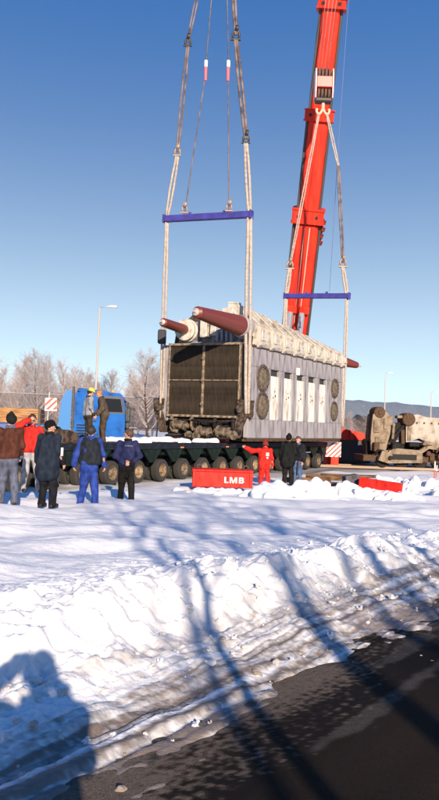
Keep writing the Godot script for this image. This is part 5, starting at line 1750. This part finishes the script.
	for k in 5:
		st = begin()
		box(st, Vector3(1.7 + k * 0.55, 0.70 + 0.06 * (k % 2), 0.95), Vector3(0.26, 0.42, 0.2), Basis(), 0.03)
		obj("axle_box", st, rust, t)
	for k in 6:
		var x := -1.0 + k * 1.05
		st = begin(true)
		lathe(st, [Vector2(0, -0.06), Vector2(0.42, -0.06), Vector2(0.45, -0.02), Vector2(0.38, 0.0), Vector2(0.37, 0.1), Vector2(0.2, 0.06), Vector2(0, 0.09)], at(Vector3(x, 0.42, 0.72), rot(Vector3.RIGHT, 90)), 22)
		obj("rail_wheel", st, iron, t)
	for q in [[-0.2, 1.22, 0.5, 0.5, 0.4, 0.5], [-1.35, 1.15, 0.6, 0.3, 0.5, 0.5], [0.85, 1.35, 0.35, 0.6, 0.25, 0.5]]:
		st = begin()
		box(st, Vector3(q[0], q[1], q[2]), Vector3(q[3], q[4], q[5]), Basis(), 0.04)
		obj("gear_box", st, iron if q[0] > -0.5 else rust, t)
	for q in [[-1.45, 0.75, 0.9, 0.12], [-0.9, 0.8, 1.1, 0.09], [1.25, 1.1, 1.0, 0.10], [1.9, 0.95, 1.05, 0.12], [2.6, 1.0, 1.0, 0.10], [3.3, 0.85, 1.02, 0.12]]:
		st = begin(true)
		tube(st, [Vector3(q[0], q[1], q[2]), Vector3(q[0] + 0.15, q[1] + 0.25, q[2] + 0.05), Vector3(q[0] + 0.4, q[1] + 0.22, q[2]), Vector3(q[0] + 0.55, q[1] - 0.1, q[2] - 0.05)], q[3] * 0.5, 8)
		cyl(st, Vector3(q[0] + 0.2, q[1] - 0.2, q[2]), Vector3(q[0] + 0.2, q[1] - 0.2, q[2] + 0.18), q[3] * 1.3, -1.0, 12)
		obj("brake_pipe", st, iron if q[0] < 0.0 else rust, t)
	for q in [[-0.42, 2.62, 0.16, 0.5], [-0.30, 2.05, 0.14, 0.9], [0.25, 1.75, 0.2, 0.8], [0.05, 2.85, 0.3, 0.16], [-0.5, 1.35, 0.5, 0.12]]:
		st = begin()
		box(st, Vector3(q[0], q[1], 0.15), Vector3(q[2], q[3], 0.5), rot(Vector3(0, 0, 1), 12.0 * q[0]), 0.03)
		obj("bracket", st, tan_ if q[1] > 2.0 else rust, t)
	for k in 9:
		st = begin(true)
		cyl(st, Vector3(1.0 + k * 0.42, 2.55, 0.40), Vector3(1.0 + k * 0.42, 2.55, 0.45), 0.05, -1.0, 8)
		obj("rivet", st, rust, t)
	# rail under it
	for z in [1.5, 0.0]:
		st = begin()
		box(st, Vector3(14.0, -0.42, -43.75 - 1.43 + z), Vector3(30.0, 0.15, 0.07), Basis(), 0.01)
		tag(obj("rail", st, mat("rail_steel", 0.20, 0.14, 0.10, 0.5, 0.5)), "near steel rail under the rusty wagon" if z > 1.0 else "far steel rail under the rusty wagon", "rail", "rails under the wagon")

func build_yard_items() -> void:
	var red := worn("box_red", Color(0.84, 0.15, 0.11), Color(0.74, 0.11, 0.085), Color(0.40, 0.11, 0.08), Vector3(1.1, 0.5, 1.1), 0.5, 0.0, 0.014, 0.0, 71)
	# red ballast trough with white letters
	var yaw := -deg_to_rad(-3.0)
	var p := Vector3(0.19, -0.42, -25.6)
	var t := thing("red_ballast_box", "long red steel ballast box with white letters LMB lying in the snow", "ballast box", p, deg_to_rad(4.0))
	var st := begin()
	box(st, Vector3(0, 0.28, -0.45), Vector3(1.88, 0.50, 0.9), Basis(), 0.02)
	obj("body", st, red, t)
	st = begin()
	box(st, Vector3(0, 0.56, -0.45), Vector3(1.96, 0.07, 0.98), Basis(), 0.015)
	obj("rim", st, red, t)
	for x in [-0.75, 0.75]:
		st = begin(true)
		tube(st, [Vector3(x - 0.08, 0.59, -0.1), Vector3(x - 0.07, 0.70, -0.1), Vector3(x, 0.75, -0.1), Vector3(x + 0.07, 0.70, -0.1), Vector3(x + 0.08, 0.59, -0.1)], 0.022, 6)
		obj("lifting_eye", st, mat("eye_iron", 0.08, 0.05, 0.045, 0.7), t)
	for x in [-0.91, 0.91]:
		st = begin()
		box(st, Vector3(x, 0.28, 0.02), Vector3(0.10, 0.5, 0.06), Basis(), 0.012)
		obj("end_rib", st, red, t)
	var tm := TextMesh.new()
	tm.text = "LMB"
	var sf := SystemFont.new()
	sf.font_names = PackedStringArray(["Droid Sans"])
	sf.font_weight = 700
	tm.font = sf
	tm.font_size = 64
	tm.pixel_size = 0.0040
	tm.depth = 0.012
	part("lettering", tm, mat("letter_white", 0.85, 0.83, 0.80, 0.6), t, at(Vector3(0.36, 0.27, 0.008), Basis(Vector3(1.25, 0, 0), Vector3(0, 1, 0), Vector3(0, 0, 1))))
	# red plank half buried on the right, grey block beside it
	t = thing("red_steel_channel", "red steel channel half buried in the snow at right", "steel channel", Vector3(5.15, -0.40, -25.4), deg_to_rad(-22.0))
	t.rotation.z = deg_to_rad(-5.0)
	st = begin()
	box(st, Vector3(0, 0.22, 0), Vector3(1.35, 0.34, 0.06), Basis(), 0.01)
	obj("web", st, red, t)
	st = begin()
	box(st, Vector3(0, 0.40, -0.10), Vector3(1.35, 0.05, 0.28), Basis(), 0.01)
	obj("upper_flange", st, red, t)
	st = begin()
	box(st, Vector3(0.64, 0.2, -0.1), Vector3(0.08, 0.42, 0.28), Basis(), 0.01)
	obj("end_plate", st, red, t)
	st = begin()
	prism(st, [Vector2(-0.3, 0), Vector2(-0.32, 0.28), Vector2(0.1, 0.36), Vector2(0.33, 0.22), Vector2(0.3, 0)], 0.35, at(Vector3(4.45, -0.20, -26.2), rot(Vector3.UP, 12)))
	tag(obj("concrete_block", st, worn("block_grey", Color(0.36, 0.34, 0.36), Color(0.28, 0.27, 0.29), Color(0.18, 0.17, 0.17), Vector3(1, 1, 1), 0.9)), "dark grey block in the snow left of the red channel", "block")
	# timbers on the ground by the far end of the trailer
	var wood := worn("timber", Color(0.44, 0.33, 0.23), Color(0.33, 0.24, 0.17), Color(0.20, 0.14, 0.10), Vector3(0.5, 3.0, 3.0), 0.9)
	var names := ["brown timber on the muddy ground nearest the man in jeans", "brown timber lying across the mud right of the two dark-coated men", "short brown timber beside the snow heap at the yard's middle", "thin board lying in front of the striped marker board"]
	var spots := [[3.35, -29.5, 1.7, 8.0, 0.20], [4.6, -31.5, 2.2, -14.0, 0.2], [3.9, -27.6, 1.3, 22.0, 0.16], [5.6, -34.0, 2.4, 4.0, 0.12]]
	for i in 4:
		var q: Array = spots[i]
		st = begin()
		box(st, Vector3(0, q[4] * 0.5, 0), Vector3(q[2], q[4], 0.24), Basis(), 0.015)
		var o := obj("timber", st, wood)
		o.position = Vector3(q[0], -0.42, q[1])
		o.rotation.y = deg_to_rad(q[3])
		tag(o, names[i], "timber", "timbers on the yard")
	# thin marker stakes in front of the wagon
	for q in [[9.75, -36.0, 0.42, "white and red marker stake in front of the rail wagon"], [10.25, -37.5, 0.30, "short red marker stake in front of the rail wagon"]]:
		t = thing("marker_stake", q[3], "stake", Vector3(q[0], -0.5, q[1]), 0.0, "marker stakes in the snow")
		st = begin(true)
		cyl(st, Vector3.ZERO, Vector3(0.02, q[2], 0), 0.028, -1.0, 8)
		obj("shaft", st, mat("stake_red", 0.55, 0.08, 0.06, 0.6), t)
		st = begin(true)
		cyl(st, Vector3(0.02, q[2], 0), Vector3(0.03, q[2] * 1.9, 0), 0.028, -1.0, 8)
		obj("tip", st, mat("board_white", 0.78, 0.76, 0.72, 0.5), t)
	# heaps of shovelled snow
	heap("tall heap of snow clods in front of the two dark-coated men", Vector3(2.35, -0.42, -23.2), 1.6, 0.75, 3)
	heap("low heap of snow right of the two dark-coated men", Vector3(3.7, -0.40, -24.6), 1.6, 0.50, 4)
	heap("snow heap beside the red steel channel", Vector3(5.0, -0.40, -24.4), 1.2, 0.28, 5)
	heap("small lump of snow lying over the middle of the red steel channel", Vector3(5.05, -0.42, -25.05), 0.42, 0.30, 12)
	heap("long snow ridge in front of the rail wagon", Vector3(8.2, -0.50, -30.0), 2.6, 0.62, 6)
	heap("snow heap at the foot of the ballast box", Vector3(0.2, -0.45, -24.3), 1.6, 0.22, 7)
	heap("snow heap at the right edge in front of the rail wagon", Vector3(9.3, -0.5, -27.0), 2.2, 0.7, 8)
	heap("low snow heap behind the red steel channel", Vector3(6.2, -0.5, -29.0), 1.9, 0.5, 9)

func heap(label: String, p: Vector3, w: float, h: float, sd: int) -> void:
	rng.seed = sd * 31
	var bn := []
	for i in int(26 * w):
		var a := rng.randf() * TAU
		var f := sqrt(rng.randf())
		var q := Vector3(cos(a) * f * w, h * (1.0 - f * f) * rng.randf_range(0.2, 0.9) - 0.10, sin(a) * f * w * 0.55)
		var r := rng.randf_range(0.07, 0.19) * (0.7 + h * 0.4)
		bn.append([q, q + Vector3(rng.randf_range(-0.2, 0.2), rng.randf_range(-0.08, 0.05), rng.randf_range(-0.2, 0.2)), r, r * 0.7])
	bn.append([Vector3(-w * 0.5, -0.2, 0), Vector3(w * 0.5, -0.2, 0), 0.2 + h * 0.5, 0.15 + h * 0.4])
	var st := begin(true)
	soft(st, bn, 0.045, 0.12, 0.09, 11.0)
	var o := obj("snow_heap", st, mat("clean_snow", 0.84, 0.845, 0.86, 0.85))
	o.position = p
	tag(o, label, "snow heap", "heaps of shovelled snow")

func cloth(key: String, r: float, g: float, b: float) -> StandardMaterial3D:
	if mats.has("cloth_" + key): return mats["cloth_" + key]
	var c := srgb(r, g, b)
	var m := worn("cloth_" + key, c, c.darkened(0.14), c.darkened(0.40), Vector3(1.6, 0.9, 1.6), 0.92, 0.0, 0.02, 0.0, 90)
	m.metallic_specular = 0.12
	return m

func build_people() -> void:
	var hair_dark := mat("hair_dark", 0.020, 0.015, 0.012, 0.7)
	var hair_brown := mat("hair_brown", 0.075, 0.035, 0.018, 0.7)
	var g := "people watching the lift"
	person("person in a brown jacket and dark knit hat, seen from behind at the left edge", Vector3(-4.05, -0.10, -15.6), PI + 0.25, 1.76, {
		"jacket": cloth("brown", 0.075, 0.028, 0.020), "trousers": cloth("slate", 0.105, 0.115, 0.165), "beanie": cloth("black_knit", 0.016, 0.017, 0.016), "hem": 0.90, "turn": 0.3,
		"wrists": [Vector3(0.22, 0.94, 0.16), Vector3(-0.22, 0.94, 0.16)]}, g)
	person("person in a red jacket and pale trousers holding a hand up to the face", Vector3(-4.19, -0.06, -18.0), 0.75, 1.74, {
		"jacket": cloth("red", 0.52, 0.030, 0.024), "trousers": cloth("pale", 0.36, 0.35, 0.36), "hair": hair_dark, "hem": 0.88, "turn": -0.35, "trim": cloth("red_dark", 0.20, 0.016, 0.014),
		"elbows": [Vector3(0.26, 1.15, -0.02), Vector3(-0.44, 1.50, 0.13)], "wrists": [Vector3(0.24, 0.94, 0.12), Vector3(-0.20, 1.64, 0.20)],
		"palms": [Vector3(-1, 0, 0), Vector3(0, -0.3, -1)], "thumbs": [Vector3(0, 0, 1), Vector3(0, -1, 0)], "ankles": [Vector3(0.16, 0.09, 0.12), Vector3(-0.12, 0.09, -0.12)], "knees": [Vector3(0.13, 0.50, 0.10), Vector3(-0.11, 0.50, -0.03)]}, g)
	person("person in a long dark blue coat and black cap, pale patch on the sleeve", Vector3(-3.44, -0.21, -16.4), PI - 0.35, 1.76, {
		"jacket": cloth("ink", 0.018, 0.026, 0.042), "trousers": cloth("black", 0.014, 0.014, 0.018), "cap": cloth("black_cap", 0.010, 0.010, 0.012), "hem": 0.62, "turn": -0.6,
		"wrists": [Vector3(0.30, 0.93, 0.06), Vector3(-0.29, 0.93, 0.06)], "badge": [[Vector3(-0.325, 1.16, -0.05), Vector3(0.02, 0.17, 0.07)]]}, g)
	person("person in bright blue overalls and a dark vest, seen from behind", Vector3(-2.70, -0.24, -17.0), PI + 0.1, 1.72, {
		"jacket": cloth("work_blue", 0.030, 0.060, 0.27), "vest": cloth("vest_dark", 0.022, 0.027, 0.036), "trousers": cloth("work_blue2", 0.030, 0.062, 0.29), "hair": hair_dark, "hem": 0.93,
		"elbows": [Vector3(0.29, 1.15, -0.02), Vector3(-0.29, 1.15, -0.02)], "wrists": [Vector3(0.33, 0.91, 0.08), Vector3(-0.31, 0.91, 0.08)], "ankles": [Vector3(0.17, 0.09, 0.03), Vector3(-0.15, 0.09, -0.02)]}, g)
	person("person in a navy jacket with hands clasped behind the back", Vector3(-2.19, -0.36, -19.5), PI + 0.15, 1.76, {
		"jacket": cloth("navy", 0.026, 0.030, 0.085), "trousers": cloth("black2", 0.016, 0.015, 0.015), "hair": hair_brown, "hem": 0.88, "turn": 1.15, "yoke": cloth("band", 0.13, 0.14, 0.22),
		"elbows": [Vector3(0.30, 1.14, -0.12), Vector3(-0.30, 1.14, -0.12)], "wrists": [Vector3(0.085, 0.98, -0.21), Vector3(-0.085, 0.96, -0.21)],
		"points": [Vector3(-1, -0.25, -0.1), Vector3(1, -0.2, -0.1)], "palms": [Vector3(0, 0, 1), Vector3(0, 0, 1)], "thumbs": [Vector3(0, 1, 0), Vector3(0, 1, 0)]}, g)
	person("person in a grey work jacket and yellow hard hat standing on the trailer deck", Vector3(-4.30, 0.86, -26.5), PI * 0.5 + 0.5, 1.78, {
		"jacket": cloth("denim", 0.24, 0.25, 0.28), "trousers": cloth("brownblack", 0.045, 0.034, 0.026), "helmet": mat("helmet", 0.62, 0.60, 0.06, 0.4), "hair": hair_dark, "nod": 0.35,
		"elbows": [Vector3(0.27, 1.16, -0.03), Vector3(-0.29, 1.15, -0.05)], "wrists": [Vector3(0.24, 0.97, 0.14), Vector3(-0.30, 0.92, 0.06)]}, g)
	person("person in dark brown work clothes bending forward on the trailer deck", Vector3(-3.90, 0.86, -27.0), -PI * 0.5 + 0.35, 1.78, {
		"jacket": cloth("umber", 0.085, 0.065, 0.050), "trousers": cloth("umber2", 0.070, 0.050, 0.034), "hair": mat("hair_fair", 0.28, 0.14, 0.06, 0.7), "lean": 0.20, "nod": 0.3,
		"elbows": [Vector3(0.24, 1.14, 0.08), Vector3(-0.24, 1.14, 0.08)], "wrists": [Vector3(0.20, 0.94, 0.24), Vector3(-0.20, 0.94, 0.24)]}, g)
	person("person in a red work suit reaching one arm out towards the transformer", Vector3(1.66, -0.66, -28.0), PI - 0.15, 1.76, {
		"jacket": cloth("suit_red", 0.66, 0.028, 0.022), "trousers": cloth("suit_red2", 0.66, 0.028, 0.022), "beanie": cloth("cap_red", 0.22, 0.03, 0.025), "hem": 0.90,
		"elbows": [Vector3(0.46, 1.40, 0.04), Vector3(-0.27, 1.15, -0.03)], "wrists": [Vector3(0.70, 1.50, 0.06), Vector3(-0.27, 0.93, 0.06)], "palms": [Vector3(0, 0, 1), Vector3(1, 0, 0)], "thumbs": [Vector3(0, 1, 0), Vector3(0, 0, 1)],
		"badge": [[Vector3(-0.10, 1.30, -0.155), Vector3(0.10, 0.12, 0.02)], [Vector3(-0.10, 1.18, -0.16), Vector3(0.06, 0.05, 0.02)]]}, g)
	person("person in a black coat and black hat, seen from behind beside the red suit", Vector3(2.50, -0.50, -28.2), PI - 0.3, 1.84, {
		"jacket": cloth("coat_black", 0.014, 0.015, 0.015), "trousers": cloth("coat_black2", 0.016, 0.015, 0.015), "beanie": cloth("hat_black", 0.012, 0.012, 0.012), "hem": 0.72, "wrists": [Vector3(0.27, 0.93, 0.05), Vector3(-0.24, 0.95, 0.14)]}, g)
	person("person in a black jacket and blue jeans with the face turned to the camera", Vector3(2.86, -0.52, -28.6), -0.7, 1.80, {
		"jacket": cloth("jacket_black", 0.018, 0.019, 0.024), "trousers": cloth("jeans", 0.075, 0.12, 0.23), "hair": hair_brown, "hem": 0.90, "turn": 0.2}, g)
	# the photographer, whose shadow lies on the bank
	person("photographer behind the camera, seen only as a shadow on the snow", Vector3(0.06, 0.0, 0.20), PI, 1.78, {
		"jacket": cloth("photographer", 0.05, 0.05, 0.06), "trousers": cloth("photographer2", 0.05, 0.05, 0.06), "hair": hair_dark, "hem": 0.80,
		"elbows": [Vector3(0.47, 1.40, 0.0), Vector3(-0.17, 1.20, 0.19)], "wrists": [Vector3(0.19, 1.64, 0.115), Vector3(-0.09, 1.46, 0.17)],
		"palms": [Vector3(-1, 0, -0.2), Vector3(1, 0, -0.2)], "thumbs": [Vector3(0, 1, 0), Vector3(0, 1, 0)]}, "")
